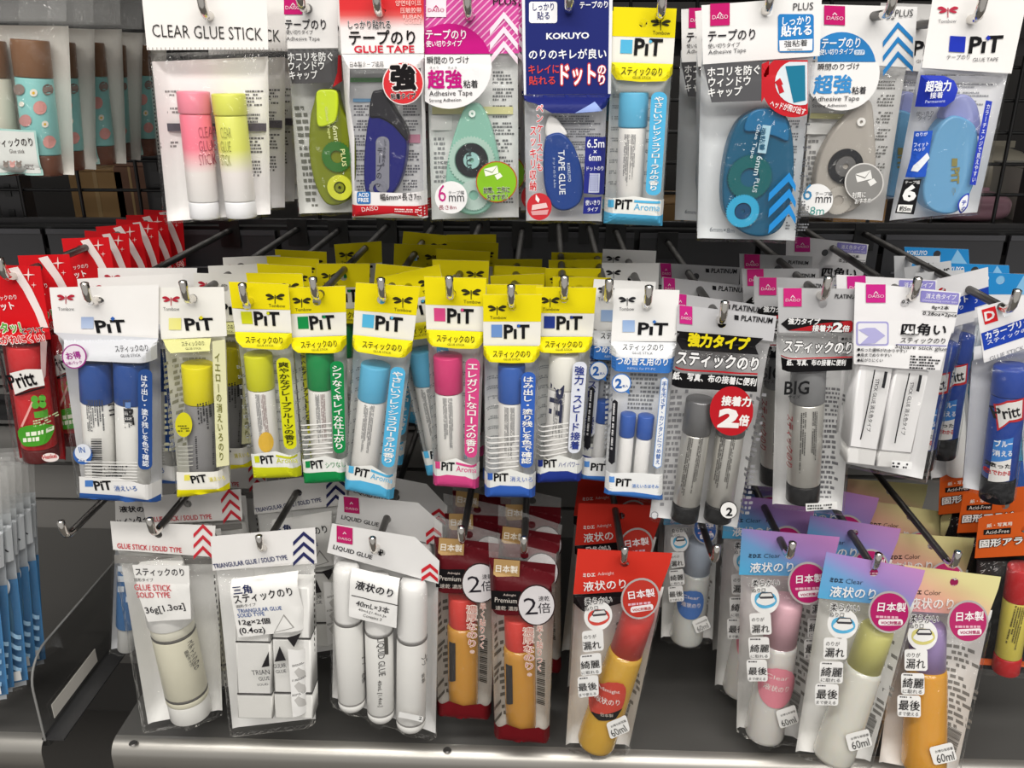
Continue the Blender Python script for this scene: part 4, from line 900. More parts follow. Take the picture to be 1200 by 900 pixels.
def lime_tape():
    p = Pack('glue_tape_pack', 'glue tape', 'lime green tape roller pack between the clear sticks and the red header', [(125, -60), (378, -60), (458, 1005), (198, 1012)], 22, .02, 1.6, hole=(225, 35), view=(300, 0, 4))
    p.header([(125, -60), (378, -60), (386, 225), (148, 228)], '#e8e6e4', 20)
    chain_logo(p, 132, -18, 218, 68); p.text('header_card', 'テープのり', (140, 138), (330, 138), 44, '#26242a', 'c', 3, .015); p.text('header_card', '使い切りタイプ', (143, 162), (268, 162), 20, '#26242a', 'c', 3, 0); p.text('header_card', 'Adhesive Tape', (145, 196), (300, 196), 22, '#3c3a40', 'c', 3, -.005)
    p.ftop = .27; p.back('#a9aaa2', b0=.2); p.micro('back_sheet', (185, 490), (260, 490), (240, 980), 16, '#6d6e66')
    body = [(285, 428), (330, 416), (375, 425), (388, 470), (410, 530), (452, 610), (466, 720), (462, 860), (440, 930), (380, 962), (322, 950), (275, 860), (248, 720), (252, 560), (270, 480)]
    p.solid(('tape_roller', 0, 'casing'), body, .001, .013, '#848f12', 'clear'); p.ring(('tape_roller', 0, 'reel'), (378, 735), 30, 76, .0132, .0145, '#3f7f34', 'clear', teeth=30)
    p.solid(('tape_roller', 0, 'sliding_cap'), [(285, 430), (330, 420), (375, 428), (385, 480), (375, 560), (345, 585), (290, 590), (282, 500)], .0133, .0158, '#c6db2a', 'plastic', .001)
    p.ring(('tape_roller', 0, 'take_up_wheel'), (392, 880), 30, 62, .0135, .016, '#ccd13c', 'plastic'); p.ring(('tape_roller', 0, 'take_up_wheel'), (392, 880), 8, 22, .0135, .0165, '#7c8423', 'plastic')
    p.text(('tape_roller', 0, 'casing'), '6mm', (358, 590), (370, 680), 26, '#e6eab2', .0137, 1); p.text(('tape_roller', 0, 'casing'), 'Glue Tape', (318, 500), (338, 650), 18, '#d5dc8c', .0165, 1); p.text(('tape_roller', 0, 'casing'), 'PLUS', (395, 700), (405, 780), 22, '#dfe4a4', .0152, 1)
    p.pouch(.27)
    p.poly('front_print', [(148, 232), (386, 230), (398, 385), (168, 392)], '#4b4a4b', 'f', 1)
    for k, (t, x) in enumerate((('ホコリを防ぐ', 362), ('ウィンドウ', 322), ('キャップ', 290))): p.text('front_print', t, (152 + 4 * k, 287 + 43 * k), (x, 285 + 43 * k), 38, '#dcdcda', 'f', 3, .015)
    p.poly('front_print', [(385, 260), (400, 258), (405, 380), (360, 410), (382, 340)], '#b52a2e', 'f', 2)
    p.finish(back_copies(2, .05, .03, 'lime green tape roller pack', seed=22))
lime_tape()
def red_tape():
    p = Pack('glue_tape_pack', 'glue tape', 'red headed pack with a dark blue tape roller', [(388, -40), (786, -40), (806, 1030), (452, 1025)], 12, .022, 1.8, hole=(590, 45), view=(300, 0, 4))
    p.header([(388, -40), (786, -40), (787, 250), (400, 253)], grad('redheader', [(0, '#f0ecec'), (.42, '#efe6e5'), (.62, '#dd5653'), (.72, '#d8262b'), (1, '#d41e25')], 'Z'), 20)
    p.text('header_card', 'しっかり貼れる', (434, 135), (632, 135), 36, '#1e1a1c', 'c', 3, .01, '#f3eeee'); p.text('header_card', 'テープのり', (440, 210), (747, 208), 62, '#1e1a1c', 'c', 3, .02); p.text('header_card', 'GLUE TAPE', (462, 247), (742, 246), 30, '#cc2038', 'c', 3, .02)
    for t, x, y in (('양면테이프', 655, 28), ('压敏胶带', 678, 62), ('RUBAN', 690, 90), ('COLLE', 696, 112)): p.text('header_card', t, (x, y), (776, y - 1), 24 if y < 80 else 18, '#f5c4bf', 'c', 3, .01)
    p.ftop = .27; p.back('#c3c4c8', b0=.2)
    p.poly('back_sheet', [(440, 365), (640, 365), (640, 385), (440, 385)], '#6fa56f', 'b', 1); p.poly('back_sheet', [(455, 462), (560, 462), (560, 478), (455, 478)], '#7fb0d8', 'b', 1); p.poly('back_sheet', [(690, 630), (770, 630), (770, 670), (690, 670)], '#c88aa0', 'b', 1)
    for k in range(6): p.micro('back_sheet', (460, 490 + k * 70), (540, 490 + k * 70), (460, 545 + k * 70), 4, '#6c6c74'); p.micro('back_sheet', (690, 490 + k * 70), (770, 490 + k * 70), (690, 545 + k * 70), 4, '#6c6c74')
    p.solid(('tape_roller', 0, 'casing'), [(530, 540), (560, 500), (640, 540), (702, 640), (695, 780), (655, 890), (600, 932), (545, 930), (508, 880), (508, 700)], .001, .015, '#1b1e70', 'plastic')
    p.solid(('tape_roller', 0, 'nose'), [(542, 440), (570, 424), (600, 430), (650, 520), (700, 600), (706, 660), (640, 590), (580, 555), (530, 545)], .002, .0162, '#26252b', 'plastic')
    p.poly(('tape_roller', 0, 'casing'), rrect(562, 640, 625, 900, 28), '#81828e', .0153, 1); p.vtext(('tape_roller', 0, 'casing'), 'しっかり貼れる', (608, 650), (596, 780), 15, '#2b2b3a', .0153, 2); p.vtext(('tape_roller', 0, 'casing'), 'テープのり', (582, 690), (575, 880), 28, '#2b2b3a', .0153, 2)
    p.ring(('tape_roller', 0, 'reel'), (572, 885), 26, 46, .0152, .0162, '#7e7f8c', 'plastic', teeth=14)
    p.pouch(.26)
    p.poly('front_print', [(402, 255), (787, 253), (787, 320), (440, 322), (438, 480), (462, 640), (462, 900), (452, 900), (445, 700), (420, 520)], '#e4e2e2', 'f', 1)
    p.poly('front_print', [(772, 320), (788, 320), (802, 895), (786, 895)], '#e4e2e2', 'f', 1)
    p.text('front_print', '日本製テープ使用', (442, 315), (598, 313), 24, '#26242a', 'f', 3, .005)
    p.circ('front_print', (690, 390), 97, '#f0e6e4', 'f', 2, 101); p.circ('front_print', (690, 390), 92, '#d5343a', 'f', 3, 96); p.text('front_print', '強', (640, 420), (748, 418), 106, '#171416', 'f', 5, .05, '#efe5e3'); p.text('front_print', '粘着タイプ', (634, 465), (750, 462), 26, '#171416', 'f', 5, .02, '#efe5e3')
    p.poly('front_print', [(452, 890), (500, 900), (700, 905), (803, 888), (806, 1018), (452, 1014)], '#e9e6e6', 'f', 1); p.poly('front_print', rrect(474, 898, 538, 955, 8), '#2b70b2', 'f', 3); p.text('front_print', 'ACID', (482, 922), (530, 922), 18, '#eef2f6', 'f', 4, .02); p.text('front_print', 'FREE', (482, 946), (530, 946), 18, '#eef2f6', 'f', 4, .02)
    p.text('front_print', '幅6mm×長さ7m', (584, 940), (774, 938), 34, '#1e1a1c', 'f', 3, .01); p.poly('front_print', [(452, 956), (620, 964), (805, 956), (806, 1010), (640, 1000), (452, 1012)], '#c4202b', 'f', 2); p.text('front_print', 'DAISO', (498, 992), (575, 984), 20, '#f0d8d6', 'f', 3, 0); p.micro('front_print', (650, 975), (775, 980), (650, 995), 2, '#f0d8d6', 'f', 3)
    p.finish(back_copies(2, .04, .04, 'red headed tape roller pack', seed=23))
red_tape()
def half_disc(cx, cy, r, y, lower, xmin=-1e9, n=40):
    pts = [(cx + r * math.cos(2 * math.pi * k / n), cy + r * math.sin(2 * math.pi * k / n)) for k in range(n)]
    out = []
    for i, a in enumerate(pts):
        b2 = pts[(i + 1) % n]; ok = (a[1] >= y) == lower; ok2 = (b2[1] >= y) == lower
        if ok: out.append(a)
        if ok != ok2: t = (y - a[1]) / (b2[1] - a[1]); out.append((a[0] + (b2[0] - a[0]) * t, y))
    o2 = []
    for i, a in enumerate(out):
        b2 = out[(i + 1) % len(out)]; ok = a[0] >= xmin; ok2 = b2[0] >= xmin
        if ok: o2.append(a)
        if ok != ok2: t = (xmin - a[0]) / (b2[0] - a[0]); o2.append((xmin, a[1] + (b2[1] - a[1]) * t))
    return o2
def envelope(p, x, y, s, col, ink):
    p.poly('front_print', [(x - s, y - s * .3), (x + s * .5, y - s * .7), (x + s * .65, y + s * .15), (x - s * .8, y + s * .5)], col, 'f', 4)
    p.poly('front_print', [(x - s, y - s * .3), (x - s * .05, y + s * .02), (x + s * .5, y - s * .7), (x + s * .47, y - s * .62), (x - s * .05, y + s * .1), (x - s * .97, y - s * .22)], ink, 'f', 5)
    p.poly('front_print', [(x + s * .2, y + s * .4), (x + s * .8, y + s * .1), (x + s * 1.1, y + s * .5), (x + s * .5, y + s * .9)], col, 'f', 4)
def mint_tape():
    p = Pack('glue_tape_pack', 'glue tape', 'magenta headed pack with a mint green tape roller', [(785, -40), (1230, -40), (1236, 1028), (818, 1040)], 16, .02, 1.6, hole=(1010, 70), view=(300, 0, 4))
    p.header([(785, -40), (1230, -40), (1233, 250), (790, 256)], '#d24c9d', 20)
    for k in range(22):
        x = 790 + k * 34; q = [(x, -38), (x + 9, -38), (x + 9 - 290, 250), (x - 290, 250)]
        cl = []
        for (xx, yy) in ((x, -38), (x + 9, -38)):
            pass
        t0 = max(0, (x - 1226) / 290); t1 = min(1, (x - 792) / 290)
        if t1 - t0 > .05: p.poly('header_card', [(x - 290 * t0, -38 + 288 * t0), (x + 9 - 290 * t0, -38 + 288 * t0), (x + 9 - 290 * t1, -38 + 288 * t1), (x - 290 * t1, -38 + 288 * t1)], '#ecaed2', 'c', 1)
    p.poly('header_card', half_disc(905, 310, 200, 252, False, 790), '#c2147f', 'c', 2)
    chain_logo(p, 798, -8, 892, 80, bgc='#f0e4ec', fg='#c2186b')
    p.text('header_card', 'テープのり', (797, 184), (985, 184), 42, '#f6e9f1', 'c', 4, .02); p.text('header_card', '使い切りタイプ', (798, 220), (966, 218), 27, '#f6e9f1', 'c', 4, .02); p.text('header_card', 'PLUS', (1112, 22), (1222, 22), 28, '#2a1a24', 'c', 4, .01)
    chevrons(p, 1097, 55, 130, 80, 3, 68, '#f3e1ec', lay=3, th=.28)
    p.ftop = .26; p.back('#c9cbc9', b0=.2)
    for k in range(8): p.micro('back_sheet', (1110, 330 + k * 80), (1215, 330 + k * 80), (1110, 395 + k * 80), 4, '#707274')
    p.poly('back_sheet', [(825, 500), (1205, 500), (1205, 535), (825, 535)], '#d2cf98', 'b', 2); p.poly('back_sheet', [(820, 540), (920, 540), (920, 610), (820, 610)], '#e8e8e6', 'b', 2); p.micro('back_sheet', (830, 640), (900, 640), (830, 860), 10, '#8b8d8f')
    p.solid(('tape_roller', 0, 'casing'), [(1010, 485), (1050, 492), (1090, 560), (1125, 680), (1142, 790), (1128, 910), (1080, 990), (1000, 1008), (925, 972), (890, 880), (900, 740), (935, 610), (975, 510)], .001, .012, '#9bd3c0', 'clear')
    p.ring(('tape_roller', 0, 'gear'), (1010, 752), 84, 118, .0121, .0128, '#c6e4d8', 'clear', teeth=44); p.ring(('tape_roller', 0, 'reel'), (1010, 752), 42, 80, .0121, .014, '#26282c', 'plastic'); p.ring(('tape_roller', 0, 'hub'), (1010, 752), 12, 40, .0121, .0135, '#9cc8c4', 'plastic')
    p.ring(('tape_roller', 0, 'take_up_wheel'), (1020, 915), 24, 78, .0121, .0132, '#d0e6de', 'clear', teeth=36); p.ring(('tape_roller', 0, 'eyelet'), (1013, 533), 6, 16, .0121, .0135, '#e6f2ec', 'plastic')
    p.text(('tape_roller', 0, 'hub'), 'PLUS', (985, 700), (988, 800), 24, '#3c4a4c', .0138, 1, .02)
    p.pouch(.26)
    p.poly('front_print', half_disc(905, 310, 200, 256, True, 792), '#f0eeef', 'f', 1, flat=True)
    p.text('front_print', '瞬間のりづけ', (803, 300), (998, 298), 32, '#26242a', 'f', 3, .005); p.text('front_print', '超強', (808, 415), (966, 413), 80, '#c2147f', 'f', 3, .03); p.text('front_print', '粘着', (973, 412), (1040, 411), 34, '#26242a', 'f', 3, .01); p.text('front_print', 'きょう', (815, 322), (856, 322), 10, '#26242a', 'f', 3, 0); p.text('front_print', 'きょう', (900, 322), (941, 322), 10, '#26242a', 'f', 3, 0)
    p.text('front_print', 'Adhesive Tape', (813, 458), (1015, 454), 30, '#26242a', 'f', 3, 0); p.text('front_print', 'Strong Adhesion', (813, 484), (962, 480), 20, '#26242a', 'f', 3, 0)
    p.circ('front_print', (915, 925), 76, '#edecec', 'f', 2); p.text('front_print', '6', (856, 945), (892, 945), 78, '#c2287f', 'f', 3, .0); p.text('front_print', 'テープ幅', (903, 912), (976, 911), 18, '#4a4a4e', 'f', 3, 0); p.text('front_print', 'mm', (905, 944), (976, 944), 28, '#3a3a3e', 'f', 3, .0); p.text('front_print', '長さ8m', (858, 984), (940, 982), 22, '#a03a50', 'f', 3, 0)
    p.circ('front_print', (1128, 852), 97, '#b8572e', 'f', 2); p.circ('front_print', (1128, 852), 92, '#86bd2c', 'f', 3); envelope(p, 1110, 805, 42, '#f2f4e6', '#5c8420')
    p.text('front_print', '封筒、工作に', (1068, 906), (1190, 902), 28, '#1f2a12', 'f', 5, .02, '#e9f0d2'); p.text('front_print', 'おすすめ！', (1084, 938), (1180, 934), 26, '#1f2a12', 'f', 5, .02, '#e9f0d2')
    p.finish(back_copies(2, .04, .036, 'magenta headed tape roller pack', seed=24))
mint_tape()
def navy_tape():
    p = Pack('glue_tape_pack', 'glue tape', 'navy headed pack with a small blue and white tape roller', [(45, -40), (472, -40), (425, 1048), (62, 1045)], 12, .022, 1.8, hole=(268, 42), view=(600, 0, 4))
    p.header([(45, -40), (472, -40), (464, 440), (56, 445)], '#e9eaf0', 20)
    p.poly('header_card', [(60, -40), (456, -40), (450, 440), (66, 444)], '#20296f', 'c', 1, True)
    p.poly('header_card', rrect(80, 8, 212, 108, 12), '#f1f1f4', 'c', 2); p.text('header_card', 'しっかり', (98, 50), (196, 49), 32, '#20296f', 'c', 3, .01); p.text('header_card', '貼る', (118, 92), (176, 91), 34, '#20296f', 'c', 3, .01)
    p.text('header_card', 'テープのり', (318, 40), (448, 36), 30, '#f0f1f6', 'c', 3, .02); p.text('header_card', 'KOKUYO', (162, 184), (360, 180), 26, '#f0f1f6', 'c', 3, .03); p.text('header_card', 'のりのキレが良い', (80, 279), (441, 275), 44, '#f0f1f6', 'c', 3, .02)
    p.text('header_card', 'キレイに', (78, 346), (220, 343), 38, '#e2483f', 'c', 3, .01); p.text('header_card', '貼れる', (80, 398), (202, 396), 38, '#e2483f', 'c', 3, .01); p.text('header_card', 'ドット', (230, 398), (390, 394), 86, '#f4f2f4', 'c', 4, .03, '#d43a38'); p.text('header_card', 'の', (402, 348), (438, 347), 38, '#f4f2f4', 'c', 4, .03, '#d43a38'); p.text('header_card', 'り', (406, 396), (434, 395), 42, '#f4f2f4', 'c', 4, .03, '#d43a38')
    p.ftop = .43; p.back('#c6c7cc', b0=.38)
    for k in range(5): p.micro('back_sheet', (200, 540 + k * 60), (440, 540 + k * 60), (200, 585 + k * 60), 4, '#84868c')
    p.solid(('tape_roller', 0, 'cap'), [(158, 590), (172, 548), (195, 545), (228, 580), (258, 632), (200, 645), (160, 640)], .001, .013, '#eeecea', 'plastic')
    p.solid(('tape_roller', 0, 'casing'), [(168, 636), (230, 625), (285, 680), (322, 775), (336, 875), (318, 950), (255, 988), (192, 970), (155, 885), (145, 760), (152, 675)], .001, .0155, '#173f8a', 'plastic')
    p.text(('tape_roller', 0, 'casing'), 'TAPE GLUE', (216, 705), (222, 912), 30, '#e8edf5', .0158, 1, .01); p.text(('tape_roller', 0, 'casing'), 'KOKUYO', (258, 765), (263, 852), 14, '#cfdcf0', .0158, 1, .01); p.text(('tape_roller', 0, 'casing'), 'ドットのり 6.5m', (190, 740), (196, 880), 12, '#cfdcf0', .0158, 1, 0)
    p.pouch(.42)
    p.poly('front_print', [(56, 446), (464, 441), (440, 500), (405, 524), (300, 532), (185, 530), (110, 485), (58, 472)], '#20296f', 'f', 1); p.poly('front_print', [(295, 530), (388, 476), (424, 520)], '#91a6de', 'f', 2)
    p.vtext('front_print', 'ペンケースにも', (130, 485), (130, 805), 36, '#cc3338', 'f', 3, .02, '#eeeef0'); p.vtext('front_print', 'スッキリ収納', (100, 588), (98, 895), 36, '#cc3338', 'f', 3, .02, '#eeeef0')
    p.poly('front_print', [(345, 640), (440, 640), (432, 908), (335, 905)], '#282f84', 'f', 2); p.text('front_print', '6.5m', (352, 692), (432, 691), 38, '#eef0f6', 'f', 3, .01); p.text('front_print', '×', (382, 718), (396, 718), 14, '#eef0f6', 'f', 3); p.text('front_print', '6mm', (360, 754), (416, 753), 32, '#eef0f6', 'f', 3, .01); p.text('front_print', 'ドットのり', (350, 800), (428, 799), 20, '#eef0f6', 'f', 3, .01)
    p.poly('front_print', [(364, 812), (412, 812), (408, 902), (358, 902)], '#cdd2e4', 'f', 3)
    for a in range(9):
        for b_ in range(5): p.poly('front_print', [(364 + b_ * 9, 818 + a * 9), (369 + b_ * 9, 818 + a * 9), (368 + b_ * 9, 823 + a * 9), (363 + b_ * 9, 823 + a * 9)], '#4a52a0', 'f', 4)
    p.poly('front_print', [(338, 924), (420, 920), (414, 998), (332, 1002)], '#282f84', 'f', 2); p.text('front_print', '使いきり', (344, 962), (412, 960), 24, '#eef0f6', 'f', 3, .01); p.text('front_print', 'タイプ', (354, 990), (402, 989), 18, '#eef0f6', 'f', 3, .01)
    p.circ('front_print', (128, 968), 58, '#c8323a', 'f', 2, 64); p.poly('front_print', [(95, 960), (160, 950), (168, 972), (92, 985)], '#e9c9c9', 'f', 3); p.poly('front_print', [(112, 910), (130, 935), (124, 950), (110, 935)], '#f2ecec', 'f', 3); p.poly('front_print', [(88, 990), (172, 982), (165, 1005), (95, 1008)], '#dca0a2', 'f', 3)
    p.finish(back_copies(2, .04, .036, 'navy headed tape roller pack', seed=25))
navy_tape()
def teal_tape():
    p = Pack('glue_tape_pack', 'glue tape', 'white headed pack with a large teal tape roller, left of the clear grey one', [(888, 25), (1452, -18), (1335, 1140), (865, 1128)], 10, .024, 1.6, hole=(1205, 55), view=(600, 0, 4))
    p.header([(888, 25), (1452, -18), (1442, 262), (895, 302)], '#eeedec', 20)
    chain_logo(p, 928, 18, 1020, 122, skew=-4); p.text('header_card', 'テープのり', (918, 195), (1138, 184), 48, '#26242a', 'c', 3, .015); p.text('header_card', '使い切りタイプ', (918, 228), (1068, 220), 22, '#26242a', 'c', 3, 0); p.text('header_card', 'Adhesive Tape', (920, 262), (1096, 250), 25, '#3c3a40', 'c', 3, -.004)
    p.text('header_card', 'PLUS', (1316, 50), (1410, 45), 32, '#26262a', 'c', 3, .0); p.poly('header_card', rrect(1246, 66, 1414, 246, 14), '#2a7fc4', 'c', 2); p.poly('header_card', [(1252, 190), (1408, 182), (1406, 236), (1254, 240)], '#eef0f2', 'c', 3)
    p.text('header_card', 'しっかり', (1266, 120), (1396, 113), 36, '#f0f4f8', 'c', 3, .02); p.text('header_card', '貼れる', (1260, 172), (1402, 164), 46, '#f0f4f8', 'c', 3, .03); p.text('header_card', '強粘着', (1274, 222), (1382, 216), 30, '#26262a', 'c', 4, .0); p.text('header_card', 'Permanent', (1290, 237), (1360, 234), 9, '#26262a', 'c', 4, 0)
    p.ftop = .24; p.back('#bfc5ca', b0=.18)
    for k in range(9): p.micro('back_sheet', (1290, 560 + k * 60), (1390, 560 + k * 60), (1285, 600 + k * 60), 3, '#77797e')
    p.solid(('tape_roller', 0, 'casing'), [(1120, 528), (1190, 505), (1250, 515), (1300, 570), (1322, 700), (1316, 900), (1272, 1055), (1190, 1108), (1085, 1092), (1005, 1010), (988, 880), (1012, 700), (1060, 580)], .001, .015, '#0d648a', 'clear')
    p.ring(('tape_roller', 0, 'reel'), (1115, 832), 46, 112, .0151, .0165, '#0e6f74', 'clear', teeth=44); p.ring(('tape_roller', 0, 'take_up_wheel'), (1082, 990), 42, 84, .0151, .017, '#35a8d4', 'plastic', teeth=40); p.ring(('tape_roller', 0, 'hub'), (1082, 990), 10, 38, .0151, .016, '#12466e', 'plastic')
    p.solid(('tape_roller', 0, 'sliding_cap'), [(1120, 530), (1190, 510), (1248, 520), (1290, 570), (1296, 660), (1230, 640), (1150, 620), (1090, 610)], .0151, .017, '#1f7db4', 'clear', .001)
    p.poly(('tape_roller', 0, 'casing'), [(1175, 585), (1215, 590), (1190, 720), (1150, 715)], '#a9cfe0', .0172, 1); p.text(('tape_roller', 0, 'casing'), '強粘着', (1165, 600), (1158, 705), 26, '#1c5a7a', .0172, 2, .02); p.text(('tape_roller', 0, 'casing'), 'Glue Tape', (1145, 580), (1110, 740), 24, '#d8eaf2', .0173, 2, 0); p.text(('tape_roller', 0, 'casing'), '6mm', (1148, 730), (1130, 820), 30, '#d8eaf2', .0166, 2, 0); p.text(('tape_roller', 0, 'casing'), 'PLUS', (1140, 835), (1124, 900), 22, '#d8eaf2', .0166, 2, 0)
    p.pouch(.24)
    p.poly('front_print', [(897, 304), (1172, 286), (1170, 472), (935, 480)], '#57575a', 'f', 1, flat=True)
    for t, a, b_ in (('ホコリを防ぐ', (915, 360), (1160, 348)), ('ウィンドウ', (920, 408), (1115, 400)), ('キャップ', (918, 456), (1076, 448))): p.text('front_print', t, a, b_, 42, '#efefee', 'f', 3, .02)
    p.poly('front_print', [(min(x, 1386), y) for x, y in half_disc(1320, 400, 150, 282, True, 1180)], '#c4242e', 'f', 2, flat=True); p.poly('front_print', [(min(x, 1384), max(y, 290)) for x, y in disc(1350, 385, 118, 108)], '#d9e2e8', 'f', 3, flat=True); p.poly('front_print', [(1170, 300), (1205, 285), (1200, 470), (1186, 450), (1168, 480)], '#c4242e', 'f', 2)
    p.poly('front_print', [(1280, 310), (1372, 305), (1374, 470), (1318, 482)], '#1f7796', 'f', 4); p.poly('front_print', [(1230, 385), (1255, 365), (1270, 395), (1262, 398), (1275, 430), (1252, 440), (1242, 402)], '#c4242e', 'f', 4); p.text('front_print', 'ヘッドが飛び出す', (1205, 498), (1368, 540), 30, '#f6eeee', 'f', 4, .02)
    for k in range(3): p.poly('front_print', [(1205, 905 + 75 * k), (1300, 808 + 75 * k), (1330, 870 + 75 * k), (1328, 900 + 75 * k), (1296, 850 + 75 * k), (1200, 945 + 75 * k)], '#2b8cd4', 'f', 2)
    p.text('front_print', '6mm×8m', (925, 1085), (1040, 1092), 22, '#3a4450', 'f', 3, 0)
    p.finish(back_copies(3, .04, .036, 'white headed teal tape roller pack', seed=26))
teal_tape()
def grey_tape():
    p = Pack('glue_tape_pack', 'glue tape', 'pack with a clear grey tape roller and blue chevrons on its header', [(240, 20), (700, 32), (545, 1045), (150, 1025)], 34, .02, 1.6, hole=(572, 95), view=(900, 0, 4))
    p.header([(240, 20), (700, 32), (680, 318), (226, 290)], '#eeedec', 20)
    chain_logo(p, 262, 25, 360, 115, skew=4); p.text('header_card', 'PLUS', (592, 80), (676, 78), 32, '#26262a', 'c', 4, .0)
    p.poly('header_card', half_disc(345, 310, 160, 290, False, 232), '#2f82c4', 'c', 2); p.text('header_card', 'テープのり', (248, 226), (428, 222), 44, '#eef3f8', 'c', 4, .02); p.text('header_card', '使い切りタイプ', (240, 258), (396, 254), 26, '#eef3f8', 'c', 4, .02); p.rect('header_card', (402, 258), (452, 257), 24, '#d8e6f4', 'c', 4, r=8); p.text('header_card', 'クリア', (408, 254), (446, 253), 16, '#2f82c4', 'c', 5, .02)
    chevrons(p, 538, 112, 140, 82, 3, 68, '#2b82c4', lay=3, th=.24, skew=-18)
    p.ftop = .28; p.back('#c0bfbd', b0=.2)
    for k in range(6): p.micro('back_sheet', (520, 360 + k * 80), (620 - k * 12, 362 + k * 80), (510 - k * 4, 420 + k * 80), 4, '#7a7a78')
    p.poly('back_sheet', [(200, 530), (370, 535), (365, 560), (195, 555)], '#d2cf98', 'b', 2); p.poly('back_sheet', [(185, 575), (300, 580), (285, 630), (180, 628)], '#e8e8e6', 'b', 2); p.micro('back_sheet', (180, 650), (250, 650), (170, 900), 10, '#8b8b8b')
    p.solid(('tape_roller', 0, 'casing'), [(440, 480), (470, 468), (492, 500), (502, 620), (508, 760), (482, 890), (405, 985), (305, 1000), (235, 960), (222, 850), (252, 720), (322, 600), (395, 525)], .001, .012, '#c2bcb4', 'clear')
    p.ring(('tape_roller', 0, 'reel'), (365, 780), 52, 84, .0121, .014, '#26272b', 'plastic'); p.ring(('tape_roller', 0, 'hub'), (365, 780), 14, 50, .0121, .0133, '#6d6c6c', 'plastic'); p.ring(('tape_roller', 0, 'take_up_wheel'), (330, 940), 26, 72, .0121, .0132, '#cdc8c0', 'clear', teeth=36); p.ring(('tape_roller', 0, 'eyelet'), (438, 572), 8, 20, .0121, .0135, '#eeece8', 'plastic')
    p.pouch(.28)
    p.poly('front_print', half_disc(345, 340, 178, 292, True, 196), '#eeedec', 'f', 1, flat=True)
    p.text('front_print', '瞬間のりづけ', (232, 330), (425, 326), 30, '#26242a', 'f', 3, .005); p.text('front_print', '超強', (212, 440), (386, 436), 82, '#3d8ece', 'f', 3, .03); p.text('front_print', '粘着', (390, 442), (456, 440), 34, '#26242a', 'f', 3, .01); p.text('front_print', 'Adhesive Tape', (205, 482), (425, 478), 28, '#26242a', 'f', 3, 0); p.text('front_print', 'Strong Adhesion', (205, 508), (365, 504), 18, '#26242a', 'f', 3, 0)
    p.circ('front_print', (450, 855), 92, '#d8d6d3', 'f', 2); p.circ('front_print', (450, 855), 86, '#8b8a88', 'f', 3); envelope(p, 455, 830, 48, '#ecebe8', '#6a6967'); p.text('front_print', '封筒に', (392, 928), (455, 924), 28, '#efeeec', 'f', 4, .02, '#3a3a3a'); p.text('front_print', 'おすすめ', (405, 955), (480, 950), 24, '#efeeec', 'f', 4, .02, '#3a3a3a')
    p.circ('front_print', (230, 935), 74, '#ececec', 'f', 2); p.text('front_print', '6', (160, 938), (202, 938), 76, '#3f87b4', 'f', 3, 0); p.text('front_print', 'テープ幅', (220, 918), (298, 918), 20, '#4a4a4e', 'f', 3, 0); p.text('front_print', 'mm', (220, 950), (294, 950), 28, '#3a3a3e', 'f', 3, 0); p.text('front_print', '長さ', (158, 982), (190, 984), 20, '#3a3a3e', 'f', 3, 0); p.text('front_print', '8m', (194, 1006), (260, 1006), 38, '#4a9a94', 'f', 3, 0)
    p.finish(back_copies(1, .04, .036, 'clear grey tape roller pack', seed=27))
grey_tape()
